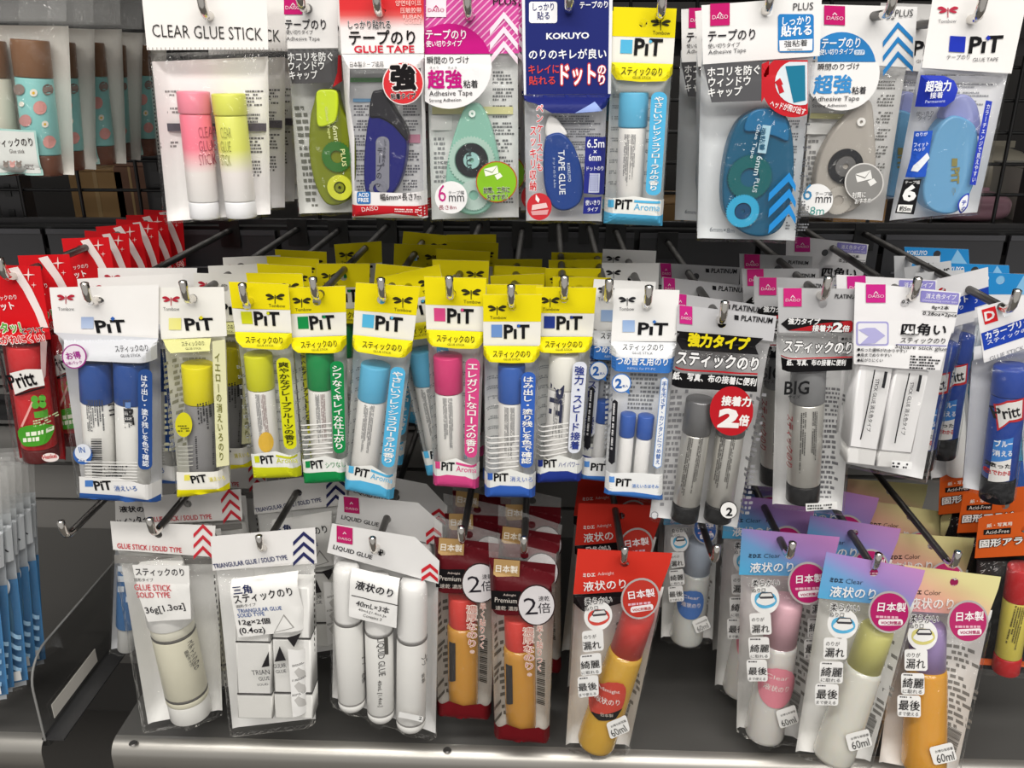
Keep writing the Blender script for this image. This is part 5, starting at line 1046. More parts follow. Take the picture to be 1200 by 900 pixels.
def pale_blue_tape():
    p = Pack('glue_tape_pack', 'glue tape', 'white headed pack with a pale blue tape roller at the upper right', [(775, -32), (1218, -20), (990, 1005), (568, 1045)], 14, .026, 1.6, hole=(988, 75), view=(900, 0, 4))
    p.header([(775, -32), (1218, -20), (1140, 345), (720, 318)], '#f1efed', 20)
    dragonfly(p, 842, 48, 92, '#b83048'); p.text('header_card', 'Tombow', (795, 108), (880, 106), 16, '#8a8a8c', 'c', 3, 0)
    p.poly('header_card', [(852, 168), (926, 172), (920, 246), (846, 242)], '#2337b4', 'c', 3); p.text('header_card', 'PıT', (940, 248), (1088, 242), 70, '#17171a', 'c', 3, .03); p.poly('header_card', [(1030, 165), (1042, 178), (1030, 191), (1018, 178)], '#2337b4', 'c', 4)
    p.text('header_card', 'テープのり', (835, 280), (942, 278), 22, '#3a3a3e', 'c', 3, 0); p.text('header_card', 'GLUE TAPE', (958, 288), (1076, 286), 16, '#5c5c60', 'c', 3, 0)
    p.ftop = .33; p.back('#c3c4c8', b0=.28)
    for k in range(4): p.micro('back_sheet', (730, 345 + k * 40), (1120 - k * 8, 350 + k * 40), (728, 372 + k * 40), 2, '#96989c')
    p.solid(('tape_roller', 0, 'clear_cap'), [(828, 560), (850, 490), (890, 450), (935, 445), (978, 482), (998, 560), (995, 640), (920, 580)], .001, .014, '#a3aae0', 'clear')
    p.solid(('tape_roller', 0, 'casing'), [(850, 552), (900, 545), (965, 580), (986, 640), (984, 760), (965, 870), (905, 980), (825, 1004), (745, 965), (728, 870), (758, 710), (800, 605)], .001, .018, '#7ab8e4', 'clear'); p.solid(('tape_roller', 0, 'tip'), [(880, 545), (905, 480), (935, 490), (935, 560)], .004, .0135, '#e4e6ea', 'plastic', .001)
    p.poly(('tape_roller', 0, 'casing'), [(862, 742), (888, 742), (886, 780), (860, 780)], '#8b8552', .0183, 1); p.text(('tape_roller', 0, 'casing'), 'PiT', (862, 790), (858, 862), 34, '#8b8552', .0183, 1, .04); p.text(('tape_roller', 0, 'casing'), 'パワー', (862, 880), (858, 915), 20, '#8b8552', .0183, 1, .0); p.text(('tape_roller', 0, 'casing'), 'MONO', (900, 620), (892, 700), 10, '#6d8aa8', .0183, 1, .0) if False else None
    p.pouch(.33)
    p.poly('front_print', [(715, 352), (825, 355), (872, 378), (890, 420), (872, 470), (830, 500), (688, 500)], '#2438ae', 'f', 1); p.text('front_print', '超強力', (735, 430), (852, 426), 48, '#eef0f6', 'f', 3, .03); p.text('front_print', '接着', (757, 462), (816, 459), 28, '#eef0f6', 'f', 3, .01); p.text('front_print', 'Permanent', (735, 484), (828, 480), 14, '#c8d0ee', 'f', 3, 0)
    p.text('front_print', '使いきり', (692, 545), (772, 540), 22, '#606268', 'f', 3, .01); p.text('front_print', 'タイプ', (700, 566), (765, 562), 22, '#606268', 'f', 3, .01)
    p.poly('front_print', [(685, 615), (772, 612), (738, 828), (642, 830), (668, 740)], '#2a58c2', 'f', 1); p.text('front_print', 'のりが', (690, 640), (745, 636), 18, '#e8eef8', 'f', 3, .01); p.text('front_print', 'フィット', (682, 690), (750, 684), 20, '#e8eef8', 'f', 3, .01); p.text('front_print', 'ヘッド', (682, 712), (734, 706), 18, '#e8eef8', 'f', 3, .01); p.poly('front_print', [(680, 775), (745, 715), (756, 740), (700, 805), (668, 800)], '#e8ecf2', 'f', 3)
    p.poly('front_print', [(636, 840), (718, 840), (682, 1005), (594, 998)], '#1a1a1d', 'f', 2, flat=True); p.text('front_print', '6', (632, 940), (684, 938), 70, '#f2f2f2', 'f', 3, .05); p.text('front_print', 'テープ幅', (640, 862), (708, 862), 16, '#f2f2f2', 'f', 3, 0); p.poly('front_print', [(610, 958), (678, 960), (668, 996), (602, 992)], '#f0f0ee', 'f', 3); p.text('front_print', '約5m', (612, 988), (664, 990), 24, '#1a1a1d', 'f', 4, .02)
    p.poly('front_print', [(1020, 470), (1050, 475), (972, 868), (944, 864)], '#3043b8', 'f', 2); p.vtext('front_print', 'カラーチェンジで見えやすい', (1033, 485), (960, 855), 20, '#dfe4f4', 'f', 3)
    p.poly('front_print', smooth([(900, 1000), (888, 960), (905, 925), (940, 905), (938, 945), (930, 975)], 4), '#3043b8', 'f', 2); p.poly('front_print', smooth([(904, 992), (894, 960), (908, 930), (934, 913), (933, 945), (925, 972)], 4), '#eceef2', 'f', 3); p.text('front_print', 'テ', (905, 962), (926, 960), 22, '#3043b8', 'f', 4, .02); p.text('front_print', 'の', (903, 986), (922, 985), 18, '#3043b8', 'f', 4, .02)
    p.finish(back_copies(2, .095, .04, 'white headed pale blue tape roller pack', seed=28))
pale_blue_tape()
def bear_sticks():
    p = Pack('glue_stick_twin_pack', 'glue stick', 'brown and mint patterned twin glue stick pack, front one at the upper left edge', [(-215, -170), (305, -165), (346, 830), (-190, 815)], 110, .036, 2.0, hole=(20, -130), view=(0, 0, 4))
    p.header([(-215, -170), (305, -165), (312, 100), (-215, 100)], '#fffffe', 20, 'clear_header', 'film')
    p.ftop = .24; p.back('#d8d3c6', b0=.27)
    seg = lambda c: [(0, .27, 'cap', '#7d5a40', 1.0, 'plastic'), (.27, .84, 'barrel', c, .985, 'plastic'), (.84, 1, 'base', '#6a4434', .97, 'plastic')]
    p.stick((-70, 188), (20, 815), 178, seg('#d9d6c6')); p.stick((138, 186), (212, 818), 172, seg('#8cc9c6'))
    for x, y, r, c in ((90, 420, 26, '#8f7f78'), (225, 420, 26, '#8f7f78'), (158, 435, 18, '#ece8dc'), (158, 436, 7, '#e2b83c'), (188, 505, 32, '#d99a94'), (120, 565, 28, '#c58f8c'), (212, 582, 16, '#ece8dc'), (212, 582, 6, '#e2b83c'), (102, 488, 12, '#ece8dc'), (232, 665, 30, '#d99a94')): p.circ('glue_stick_print', (x, y), r, c, 1, 1 if c != '#e2b83c' else 2)
    p.pouch(.24)
    p.poly('front_print', [(-190, 590), (168, 612), (205, 822), (-188, 812)], '#a9cfc8', 'f', 1); p.poly('front_print', [(-185, 600), (160, 620), (194, 812), (-183, 804)], '#d9dcd8', 'f', 2); p.text('front_print', 'スティックのり', (-50, 690), (158, 684), 36, '#3a3230', 'f', 3, .01); p.text('front_print', 'Glue stick', (48, 718), (118, 718), 18, '#6a6260', 'f', 3, 0)
    for x, c in ((30, '#8f857e'), (60, '#dba6a0'), (90, '#8f857e')): p.circ('front_print', (x, 772), 13, c, 'f', 3); p.circ('front_print', (x - 9, 758), 5, c, 'f', 3); p.circ('front_print', (x + 9, 758), 5, c, 'f', 3)
    p.micro('front_print', (112, 768), (180, 770), (112, 795), 3, '#8a8280', 'f', 3)
    p.finish([(.003 * k, .046 * (k + 1), 0, (1, -1, 2, 0)[k], (2, 1, -2, 1)[k], 'brown and mint twin glue stick pack, %s in the row at the upper left' % ('second', 'third', 'fourth', 'fifth')[k]) for k in range(4)])
bear_sticks()
# ------------------------------------------------------------------ bottom row
def cream_stick():
    p = Pack('glue_stick_pack', 'glue stick', 'white pack with one thick cream coloured glue stick and red chevrons', [(388, 32), (758, 48), (780, 712), (512, 762)], 30, .032, 2.2, hole=(556, 78), view=(0, 600, 3))
    p.header([(388, 32), (758, 48), (752, 158), (398, 132)], '#f0eeeb', 15)
    p.text('header_card', 'GLUE STICK / SOLID TYPE', (414, 126), (640, 142), 20, '#cf3440', 'c', 3, .015); chevrons(p, 681, 42, 66, 34, 3, 38, '#cf3440', lay=3, th=.3, skew=-2)
    p.ftop = .14; p.back('#efeeea', b0=.12); p.poly('back_sheet', [(402, 150), (750, 165), (750, 185), (404, 180)], '#8d8b88', 'b', 1)
    p.stick((560, 185), (672, 705), 165, [(0, .36, 'cap', '#f2f1ee', 1.0, 'plastic'), (.36, .42, 'collar', '#e2dfcf', .94, 'plastic'), (.42, .435, 'line', '#5d5b58', .955, 'plastic'), (.435, .83, 'barrel', '#dfdbc6', .95, 'plastic'), (.83, .845, 'line', '#5d5b58', .955, 'plastic'), (.845, .88, 'barrel', '#dfdbc6', .95, 'plastic'), (.88, 1, 'base', '#efeeea', .93, 'plastic')])
    p.vtext('glue_stick_print', 'スティックのり', (668, 450), (692, 555), 12, '#4a4848', 0, 1); p.vtext('glue_stick_print', '固形タイプ', (655, 485), (674, 545), 9, '#4a4848', 0, 1)
    p.pouch(.145)
    p.poly('front_print', [(465, 185), (665, 188), (672, 375), (520, 385), (490, 300)], '#f1f0ed', 'f', 1, flat=True); p.text('front_print', 'スティックのり', (480, 222), (650, 224), 30, '#26242a', 'f', 3, .01); p.text('front_print', '固形タイプ', (474, 243), (541, 244), 14, '#26242a', 'f', 3, .0)
    p.text('front_print', 'GLUE STICK', (475, 273), (604, 277), 24, '#d0404a', 'f', 3, .01); p.text('front_print', 'SOLID TYPE', (484, 300), (600, 300), 22, '#d0404a', 'f', 3, .01); p.text('front_print', '36g[1.3oz]', (518, 362), (655, 346), 32, '#26242a', 'f', 3, .01)
    p.finish([(.008, .054, .004, -6, 3, 'white pack with red chevrons, second on the cream stick hook'), (.012, .13, .004, -4, -2, 'white pack with red chevrons, hindmost on the cream stick hook')])
cream_stick()
def triangle_sticks():
    p = Pack('glue_stick_twin_pack', 'glue stick', 'white pack of two triangular glue sticks with navy chevrons', [(-160, 86), (208, 54), (210, 742), (-90, 776)], 8, .039, 2.2, hole=(20, 128), view=(300, 600, 3))
    p.header([(-160, 86), (208, 54), (214, 180), (-152, 206)], '#f1efed', 15)
    p.text('header_card', 'TRIANGULAR GLUE / SOLID TYPE', (-146, 198), (112, 166), 18, '#2c3568', 'c', 3, .015); chevrons(p, 131, 70, 74, 34, 3, 36, '#2c3060', lay=3, th=.3, skew=-6)
    p.ftop = .155; p.back('#eeede9', b0=.12)
    for k, (xa, xb, yt) in enumerate(((-78, 44, 415), (52, 186, 395))):
        p.sticks.append(((0, 0), (0, 1), .01, .01)); dx = 14
        f = lambda t, s: ((xa if s < 0 else xb) + dx * t, yt - 130 + (726 - yt + 130) * t + (3 if s > 0 else 0))
        for nm, t0, t1, col, w1 in (('cap', 0, .385, '#f4f3f0', .024), ('line', .387, .395, '#4a4848', .0235), ('barrel', .397, .8, '#f1f0ed', .023), ('line', .802, .812, '#4a4848', .0235), ('base', .814, 1, '#efeeea', .0225)):
            p.solid(('glue_stick', k, nm), [f(t0, -1), f(t0, 1), f(t1, 1), f(t1, -1)], .001, w1, col, 'plastic', .0006 if nm == 'line' else .002, 0)
    p.pouch(.155)
    p.poly('front_print', [(-85, 235), (150, 205), (190, 395), (135, 420), (-62, 440)], '#f3f2ef', 'f', 1)
    p.text('front_print', '三角', (-76, 290), (-12, 283), 34, '#26305e', 'f', 3, .02); p.text('front_print', 'スティックのり', (-72, 322), (132, 292), 34, '#26242a', 'f', 3, .015); p.text('front_print', '固形タイプ', (-66, 337), (2, 328), 12, '#26242a', 'f', 3, 0); p.text('front_print', 'TRIANGULAR GLUE', (-62, 354), (92, 342), 15, '#3a5a9a', 'f', 3, .01); p.text('front_print', 'SOLID TYPE', (-62, 370), (32, 362), 15, '#3a5a9a', 'f', 3, .01)
    p.text('front_print', '12g×2個', (-56, 400), (52, 394), 28, '#26242a', 'f', 3, .015); p.text('front_print', '(0.4oz)', (-54, 432), (35, 428), 30, '#26242a', 'f', 3, .015)
    p.poly('front_print', [(62, 425), (98, 358), (136, 405)], '#a8a6a3', 'f', 2); p.poly('front_print', [(67, 421), (98, 365), (130, 404)], '#f3f2ef', 'f', 3)
    p.poly('front_print', [(108, 440), (160, 422), (134, 474)], '#2c2a2c', 'f', 3); p.poly('front_print', [(20, 545), (46, 488), (48, 540)], '#2c2a2c', 'f', 3); p.poly('front_print', [(66, 525), (84, 470), (106, 520)], '#2c2a2c', 'f', 3)
    for t, x0, x1, y, h in (('TRIAN', -12, 50, 572, 20), ('GULAR', 64, 108, 548, 18), ('GLUE', 12, 50, 592, 16), ('GLUE', 72, 108, 566, 14), ('SOLID', 6, 45, 610, 9)): p.text('front_print', t, (x0, y), (x1, y - 3), h, '#26242a', 'f', 3, .0)
    p.poly('front_print', [(112, 480), (190, 465), (188, 690), (130, 720)], '#f4f3f1', 'f', 2)
    for k in range(3): p.poly('front_print', [(135, 560 + k * 50), (150, 545 + k * 50), (172, 555 + k * 50), (180, 575 + k * 50), (150, 582 + k * 50)], '#c9c7c4', 'f', 3); p.micro('front_print', (128, 535 + k * 52), (178, 528 + k * 52), (128, 543 + k * 52), 2, '#5c5a5a', 'f', 3)
    for k in range(26): p.poly('front_print', [(-148 + k * 2.3, 220 + k * 21), (-145 + k * 2.3, 220 + k * 21), (-144 + k * 2.3, 231 + k * 21), (-147 + k * 2.3, 231 + k * 21)], '#3a3838', 'f', 2); p.poly('front_print', [(205, 200 + k * 20), (208, 200 + k * 20), (208, 211 + k * 20), (205, 211 + k * 20)], '#3a3838', 'f', 2)
    p.finish([(.004, .112, .0, -1, 2, 'white pack with navy chevrons, second on the triangular stick hook'), (.006, .19, .0, -2, 1, 'white pack with navy chevrons, hindmost on the triangular stick hook')])
triangle_sticks()
def liquid_three():
    p = Pack('liquid_glue_pack', 'liquid glue', 'pack of three white liquid glue bottles with red chevrons', [(268, 40), (645, 165), (634, 796), (260, 665)], 14, .036, 2.4, hole=(440, 142), view=(300, 600, 3))
    p.header([(268, 40), (560, 88), (645, 172), (642, 252), (250, 142)], '#e9e8e7', 15)
    chain_logo(p, 284, 46, 340, 104, bgc='#bf2468', skew=10); p.text('header_card', 'LIQUID GLUE', (270, 130), (406, 168), 20, '#26242a', 'c', 3, .015)
    for k in range(2): p.poly('header_card', [(582, 200 + 28 * k), (612, 180 + 28 * k), (640, 205 + 28 * k), (640, 219 + 28 * k), (612, 194 + 28 * k), (582, 215 + 28 * k)], '#cc2a34', 'c', 3)
    p.ftop = .13; p.back('#d2d0ce', b0=.14)
    seg = [(0, .36, 'cap', '#f4f3f1', .97, ('plastic', [(0, 0), (0, .75), (.08, .92), (.2, .97), (.95, 1), (1, .98), (1, 0)])), (.36, .372, 'ring', '#6a6866', 1.01, 'plastic'), (.372, .93, 'bottle', '#eeedea', 1.0, 'plastic'), (.93, .937, 'ring', '#8a8886', 1.01, 'plastic'), (.937, 1, 'bottle', '#eeedea', .99, ('plastic', [(0, 0), (0, 1), (.6, .98), (.9, .85), (1, .7), (1, 0)]))]
    p.stick((318, 185), (338, 682), 104, seg, 'glue_bottle'); p.stick((428, 225), (440, 720), 104, seg, 'glue_bottle'); p.stick((552, 240), (544, 752), 112, seg, 'glue_bottle')
    p.text('bottle_print', 'LIQUID GLUE', (422, 445), (428, 578), 22, '#3a3838', 1, 1, .0); p.text('bottle_print', '40mL [1.4oz.]', (424, 592), (428, 685), 14, '#3a3838', 1, 1, 0); p.poly('bottle_print', [(450, 440), (464, 440), (466, 500), (452, 500)], '#55534f', 1, 1)
    for s, x in ((0, 372), (2, 582)): p.text('bottle_print', 'プラ', (x, 510), (x + 2, 545), 12, '#3a3838', s, 1, 0); p.text('bottle_print', '容器', (x, 570), (x + 2, 605), 7, '#3a3838', s, 1, 0)
    p.pouch(.16)
    p.poly('front_print', [(338, 193), (507, 232), (494, 408), (326, 366)], '#f1f0ee', 'f', 1); p.text('front_print', '液状のり', (348, 268), (478, 300), 36, '#26242a', 'f', 3, .02); p.poly('front_print', [(336, 290), (500, 326), (500, 329), (336, 293)], '#3a3838', 'f', 3); p.text('front_print', '40mL×3本', (350, 328), (466, 358), 28, '#26242a', 'f', 3, .005); p.text('front_print', '40mL[1.4oz.]x', (358, 346), (458, 372), 12, '#3a3838', 'f', 3, 0); p.text('front_print', 'Contains 3', (376, 366), (440, 382), 12, '#3a3838', 'f', 3, 0)
    p.rect('front_print', (500, 720), (585, 738), 20, '#eeeeec', 'f', 2); p.text('front_print', '2', (572, 728), (582, 730), 14, '#2a2a2a', 'f', 3)
    p.finish([(-.004, .055, .004, -3, 2, 'grey looking pack of three white bottles, second on its hook'), (-.004, .11, 0, 1, -2, 'pack of three white bottles, third on its hook')])
liquid_three()
def premium():
    p = Pack('gum_bottle_pack', 'liquid glue', 'dark red pack with a bright amber gum bottle, front one right of the darker bottle', [(244, 180), (456, 236), (434, 806), (262, 792)], 14, .028, 2.4, hole=(356, 240), view=(480, 560, 2.645))
    p.header([(244, 180), (456, 236), (453, 268), (246, 246)], '#fffffe', 13, 'clear_header', 'film')
    p.ftop = .1; p.back('#c4baa8', b0=.1); p.micro('back_sheet', (262, 440), (300, 440), (266, 760), 16, '#6c665c'); p.bars('back_sheet', (395, 560), (395, 700), (420, 562), 24, '#4c4840', 'b')
    p.stick((338, 425), (346, 774), 104, [(0, .25, 'cap', '#dc4a42', .9, 'plastic'), (.25, 1, 'bottle', '#cf9640', 1.0, ('liquid', [(0, 0), (0, .88), (.03, .98), (.08, 1), (.93, 1), (.98, .93), (1, .8), (1, 0)]))], 'gum_bottle')
    p.poly('bottle_print', [(298, 575), (318, 582), (320, 700), (300, 700)], '#3d3a3a', 0, 1); p.text('bottle_print', 'Premium', (300, 690), (302, 600), 10, '#c8bfae', 0, 2, 0) if False else None
    p.pouch(.1)
    p.poly('front_print', [(246, 246), (453, 268), (450, 318), (440, 330), (442, 405), (255, 405), (250, 330)], '#571018', 'f', 1)
    p.poly('front_print', [(262, 250), (342, 256), (340, 306), (259, 300)], '#b2905e', 'f', 2, flat=True); p.text('front_print', '日本製', (267, 290), (334, 295), 26, '#f0e8da', 'f', 3, .02)
    p.poly('front_print', [(252, 348), (345, 350), (345, 408), (254, 406)], '#141214', 'f', 2, flat=True); p.text('front_print', 'Premium', (264, 384), (332, 388), 18, '#e0d8d0', 'f', 3, -.005); p.text('front_print', '速乾 濃厚', (266, 408), (338, 412), 16, '#c9bfb6', 'f', 3, 0); p.text('front_print', 'Admight', (290, 366), (330, 368), 10, '#d8c8c0', 'f', 3, 0)
    p.circ('front_print', (393, 393), 59, '#3a2a2a', 'f', 3, 64); p.circ('front_print', (393, 393), 55, '#dcd8da', 'f', 4, 60); p.text('front_print', '2', (357, 422), (398, 420), 60, '#26222a', 'f', 5, -.005); p.text('front_print', '速乾', (400, 380), (434, 379), 18, '#26222a', 'f', 5, 0); p.text('front_print', '倍', (399, 418), (438, 416), 38, '#26222a', 'f', 5, 0); pass
    p.vtext('front_print', '濃厚なのり。', (368, 462), (372, 622), 30, '#b85a4c', 'f', 4, .0, '#f0e6dc'); p.vtext('front_print', '早く貼りつく', (404, 455), (402, 600), 17, '#b85a4c', 'f', 4, .0, '#f0e6dc')
    p.poly('front_print', [(262, 752), (300, 762), (345, 778), (400, 772), (434, 762), (434, 800), (262, 790)], '#6a1219', 'f', 2)
    p.finish([(-.054, .022, .008, 2, 3, 'dark red pack with a darker amber gum bottle, left of the bright front one'), (.006, .05, .004, 2, -2, 'dark red gum pack dimly seen behind the bright amber bottle'), (-.05, .075, .006, -2, 2, 'dark red gum pack, second behind the darker amber bottle'), (-.046, .115, .008, 2, -2, 'dark red gum pack, hindmost behind the darker amber bottle'), (.006, .1, .004, -2, 2, 'dark red gum pack, hindmost behind the bright amber bottle')])
premium()
GQ = [(205, 140), (552, 205), (365, 890), (95, 855)]
def inv_bil(q, x, y):
    (ax, ay), (bx, by), (cx, cy), (dx, dy) = q; a = b = .5
    for _ in range(30):
        fx = (ax * (1 - a) + bx * a) * (1 - b) + (dx * (1 - a) + cx * a) * b - x; fy = (ay * (1 - a) + by * a) * (1 - b) + (dy * (1 - a) + cy * a) * b - y
        xa = (bx - ax) * (1 - b) + (cx - dx) * b; ya = (by - ay) * (1 - b) + (cy - dy) * b; xb = (dx - ax) * (1 - a) + (cx - bx) * a; yb = (dy - ay) * (1 - a) + (cy - by) * a
        det = xa * yb - xb * ya; a -= (fx * yb - xb * fy) / det; b -= (xa * fy - fx * ya) / det
    return a, b
class GumPack(Pack):
    """the same printed layout on differently hanging packs"""
    def p(s, x, y):
        if getattr(s, 'tq', None) is None: return Pack.p(s, x, y)
        a, b = inv_bil(GQ, x, y); (ax, ay), (bx, by), (cx, cy), (dx, dy) = s.tq
        return (ax * (1 - a) + bx * a) * (1 - b) + (dx * (1 - a) + cx * a) * b, (ay * (1 - a) + by * a) * (1 - b) + (dy * (1 - a) + cy * a) * b
def gum(label, quad, hole, hmat, hkind, circ, cap, liq, icon, title='Clear', dy=14, axis=((388, 400), (226, 862)), w=150, liqkind='liquid', strip=None, lab=None, copies=(), back='#e6e4e0', tilt=0):
    p = GumPack('gum_bottle_pack', 'liquid glue', label, quad, dy, .034, 2.4, hole=hole, tilt=tilt, group='sixty millilitre gum bottles')
    p.k = 1.4; p.tq = quad; p.vw = (900, 600, 3)
    p.header([(205, 140), (552, 205), (540, 245), (500, 335), (174, 302)], hmat, 15, kind=hkind)
    p.text('header_card', 'ミDエ', (216, 244), (262, 248), 16, '#26222a', 'c', 3, .03) if not strip else p.text('header_card', 'ミDエ', (216, 244), (262, 248), 16, '#f2e6e2', 'c', 3, .03)
    p.text('header_card', title, (272, 250), (332, 254), 18, '#26222a' if not strip else '#f2e6e2', 'c', 3, -.01)
    p.ftop = .215; p.back(back, b0=.16); p.micro('back_sheet', (330, 420), (440, 430), (290, 700), 14, '#8a8884'); p.bars('back_sheet', (330, 700), (300, 800), (370, 708), 26, '#5c5a56', 'b')
    p.stick(axis[0], axis[1], w, [(0, .3, 'cap', cap, .82, ('satin', [(0, 0), (0, .8), (.06, .93), (.15, .97), (1, 1), (1, 0)])), (.3, 1, 'bottle', liq, 1.0, (liqkind, [(0, 0), (0, .84), (.05, .9), (.3, .94), (.75, 1.0), (.95, 1.02), (.985, .97), (1, .85), (1, 0)]))], 'gum_bottle')
    if lab:
        p.poly('bottle_print', smooth([(225, 640), (345, 650), (345, 720), (300, 770), (240, 765), (205, 715)], 4), lab, 0, 1)
        p.text('bottle_print', 'Admight' if strip else title, (240, 672), (330, 680), 20, '#f4eae6', 0, 3, 0); p.text('bottle_print', '液状のり', (228, 712), (328, 722), 30, '#f4eae6', 0, 3, .01)
        if strip: p.poly('bottle_print', [(205, 722), (340, 735), (310, 770), (240, 768)], '#1c191a', 0, 2); p.text('bottle_print', '日本製', (250, 758), (300, 762), 16, '#d8ccc0', 0, 3, 0)
    p.pouch(.215)
    if strip: p.poly('front_print', [(174, 304), (420, 322), (420, 350), (172, 335)], strip, 'f', 1)
    p.text('front_print', '液状のり', (215, 296), (374, 306), 42, '#f4f2f0', 'f', 4, .015)
    p.circ('front_print', (425, 350), 74, '#b5b0ae', 'f', 4); p.circ('front_print', (425, 350), 67, circ, 'f', 5); p.text('front_print', '日本製', (382, 346), (480, 348), 36, '#f6eef0', 'f', 7, .02); p.micro('front_print', (378, 358), (472, 362), (378, 372), 1, '#e8b8c8', 'f', 6); p.poly('front_print', rrect(386, 374, 472, 396, 9), '#f4eef0', 'f', 6); p.text('front_print', 'VOC対策品', (394, 391), (464, 393), 14, circ, 'f', 8, .02)
    p.circ('front_print', (262, 392), 54, '#f1f0ee', 'f', 2); p.poly('front_print', smooth([(222, 400), (230, 375), (262, 368), (296, 378), (306, 402), (290, 420), (262, 426), (236, 420)], 3), icon, 'f', 3); p.poly('front_print', smooth([(228, 402), (240, 385), (262, 380), (290, 388), (298, 404), (262, 415)], 3), '#f1f0ee', 'f', 4); p.poly('front_print', [(238, 382), (248, 368), (288, 370), (296, 386), (290, 392), (244, 390)], '#4a484c', 'f', 5); p.poly('front_print', [(242, 382), (250, 372), (286, 373), (291, 384)], '#e4e3e1', 'f', 6)
    p.text('front_print', '柔らかい', (216, 345), (318, 350), 30, '#231f22', 'f', 7, .01, '#f1f0ee'); p.text('front_print', 'ぬり口', (214, 365), (264, 367), 18, '#231f22', 'f', 7, .0, '#f1f0ee')
    for (x, y, big, bx, small, top) in ((194, 516, '漏れ', 68, 'ない', 'のりが'), (180, 600, '綺麗', 74, 'に取れる', None), (164, 678, '最後', 74, 'まで使える', None)):
        p.rect('front_print', (x, y), (x + 82, y + 2), 76, '#f1f0ee', 'f', 2, r=10)
        p.text('front_print', big, (x + 4, y - 8 - (16 if not top else 0)), (x + 4 + bx, y - 6 - (16 if not top else 0)), 38, '#1d1a1c', 'f', 4, .005)
        if top: p.text('front_print', top, (x + 8, y - 48), (x + 56, y - 46), 18, '#1d1a1c', 'f', 4, 0)
        else: p.text('front_print', small, (x + 4, y - 5), (x + 72, y - 3), 15, '#1d1a1c', 'f', 4, 0); p.micro('front_print', (x + 10, y - 74), (x + 60, y - 72), (x + 10, y - 66), 1, '#4a484a', 'f', 4)
    p.rect('front_print', (286, 842), (368, 820), 62, '#f0efec', 'f', 2, r=10); p.text('front_print', '60ml', (298, 834), (358, 818), 34, '#1d1a1c', 'f', 4, -.004); p.text('front_print', 'お得な新容量', (292, 800), (354, 784), 11, '#1d1a1c', 'f', 4, 0)
    return p.finish(copies)
V9 = lambda pts, ox=900, oy=600, k=3: [(ox + x / k, oy + y / k) for x, y in pts]
gp = grad('violet', [(0, '#4fb0dc'), (.38, '#6fa4d6'), (.55, '#a58acb'), (1, '#d68ac6')], 'X', 'Z')
gy = grad('peach', [(0, '#e99bb0'), (.4, '#eab79c'), (.65, '#e2d79a'), (1, '#dfdc9c')], 'X', 'Z')
gum('clear gum pack with violet header and yellowish cap, front one hanging lowest', V9(GQ), (1024, 671), gp, 'card', '#b52468', '#cfcb7c', '#dcdad0', '#5fb4de', lab=None, dy=4, w=146, tilt=-5,
    copies=[(.003, .064, .004, -1, 3, 'clear gum pack with violet header, second on the frontmost gum hook'), (.003, .128, .006, -1, -2, 'clear gum pack with violet header, third on the frontmost gum hook')])
gum('clear gum pack with violet header and pink label, left of the frontmost clear one', V9([(-92, 58), (252, 88), (108, 812), (-112, 772)]), (926, 650), gp, 'card', '#b52468', '#e8b8c4', '#dcd9d4', '#5fb4de', lab='#e8909f', dy=36, axis=((345, 400), (215, 862)), w=145,
    copies=[(-.004, .063, .002, 2, 2, 'clear pink label gum pack, second on its hook'), (-.006, .126, .002, -1, 2, 'clear pink label gum pack, third on its hook')])
gum('orange gum bottle pack with peach header and lavender cap', [(1060, 662), (1173, 676), (1122, 915), (1030, 897)], (1118, 682), gy, 'card', '#b8306a', '#a690c4', '#e0a034', '#d8cf80', title='Color', dy=38, tilt=-12, axis=((285, 350), (250, 850)), w=150,
    copies=[(.003, .06, .004, -2, 3, 'orange gum pack with peach header, second on its hook'), (.005, .12, .004, 1, -2, 'orange gum pack with peach header, third on its hook'), (.005, .18, .004, -2, 2, 'orange gum pack with peach header, hindmost on its hook')])
gum('red headed gum pack with amber bottle tilted inside', [(677, 643), (788, 648), (738, 879), (662, 877)], (732, 660), '#d8382b', 'card', '#c23a30', '#dd4640', '#d8aa40', '#d85046', title='Admight', dy=14, strip='#171416', lab='#cc4a3c', axis=((425, 385), (222, 850)), w=145, copies=[(.004, .09, .0, 0, 2, 'red headed gum pack dimly seen behind the front red one'), (.006, .15, 0, 2, 2, 'red headed gum pack, hindmost on its hook')])
gum('clear gum pack with blue label hanging back on the emptied hook', [(780, 575), (844, 580), (836, 752), (774, 750)], (812, 588), gp, 'card', '#3a62a8', '#b8c4d4', '#cfd0cc', '#5fb4de', lab='#4a74b8', dy=110, w=120, copies=[(.004, .055, 0, 2, 2, 'clear gum pack with blue label, hindmost on the emptied hook')])
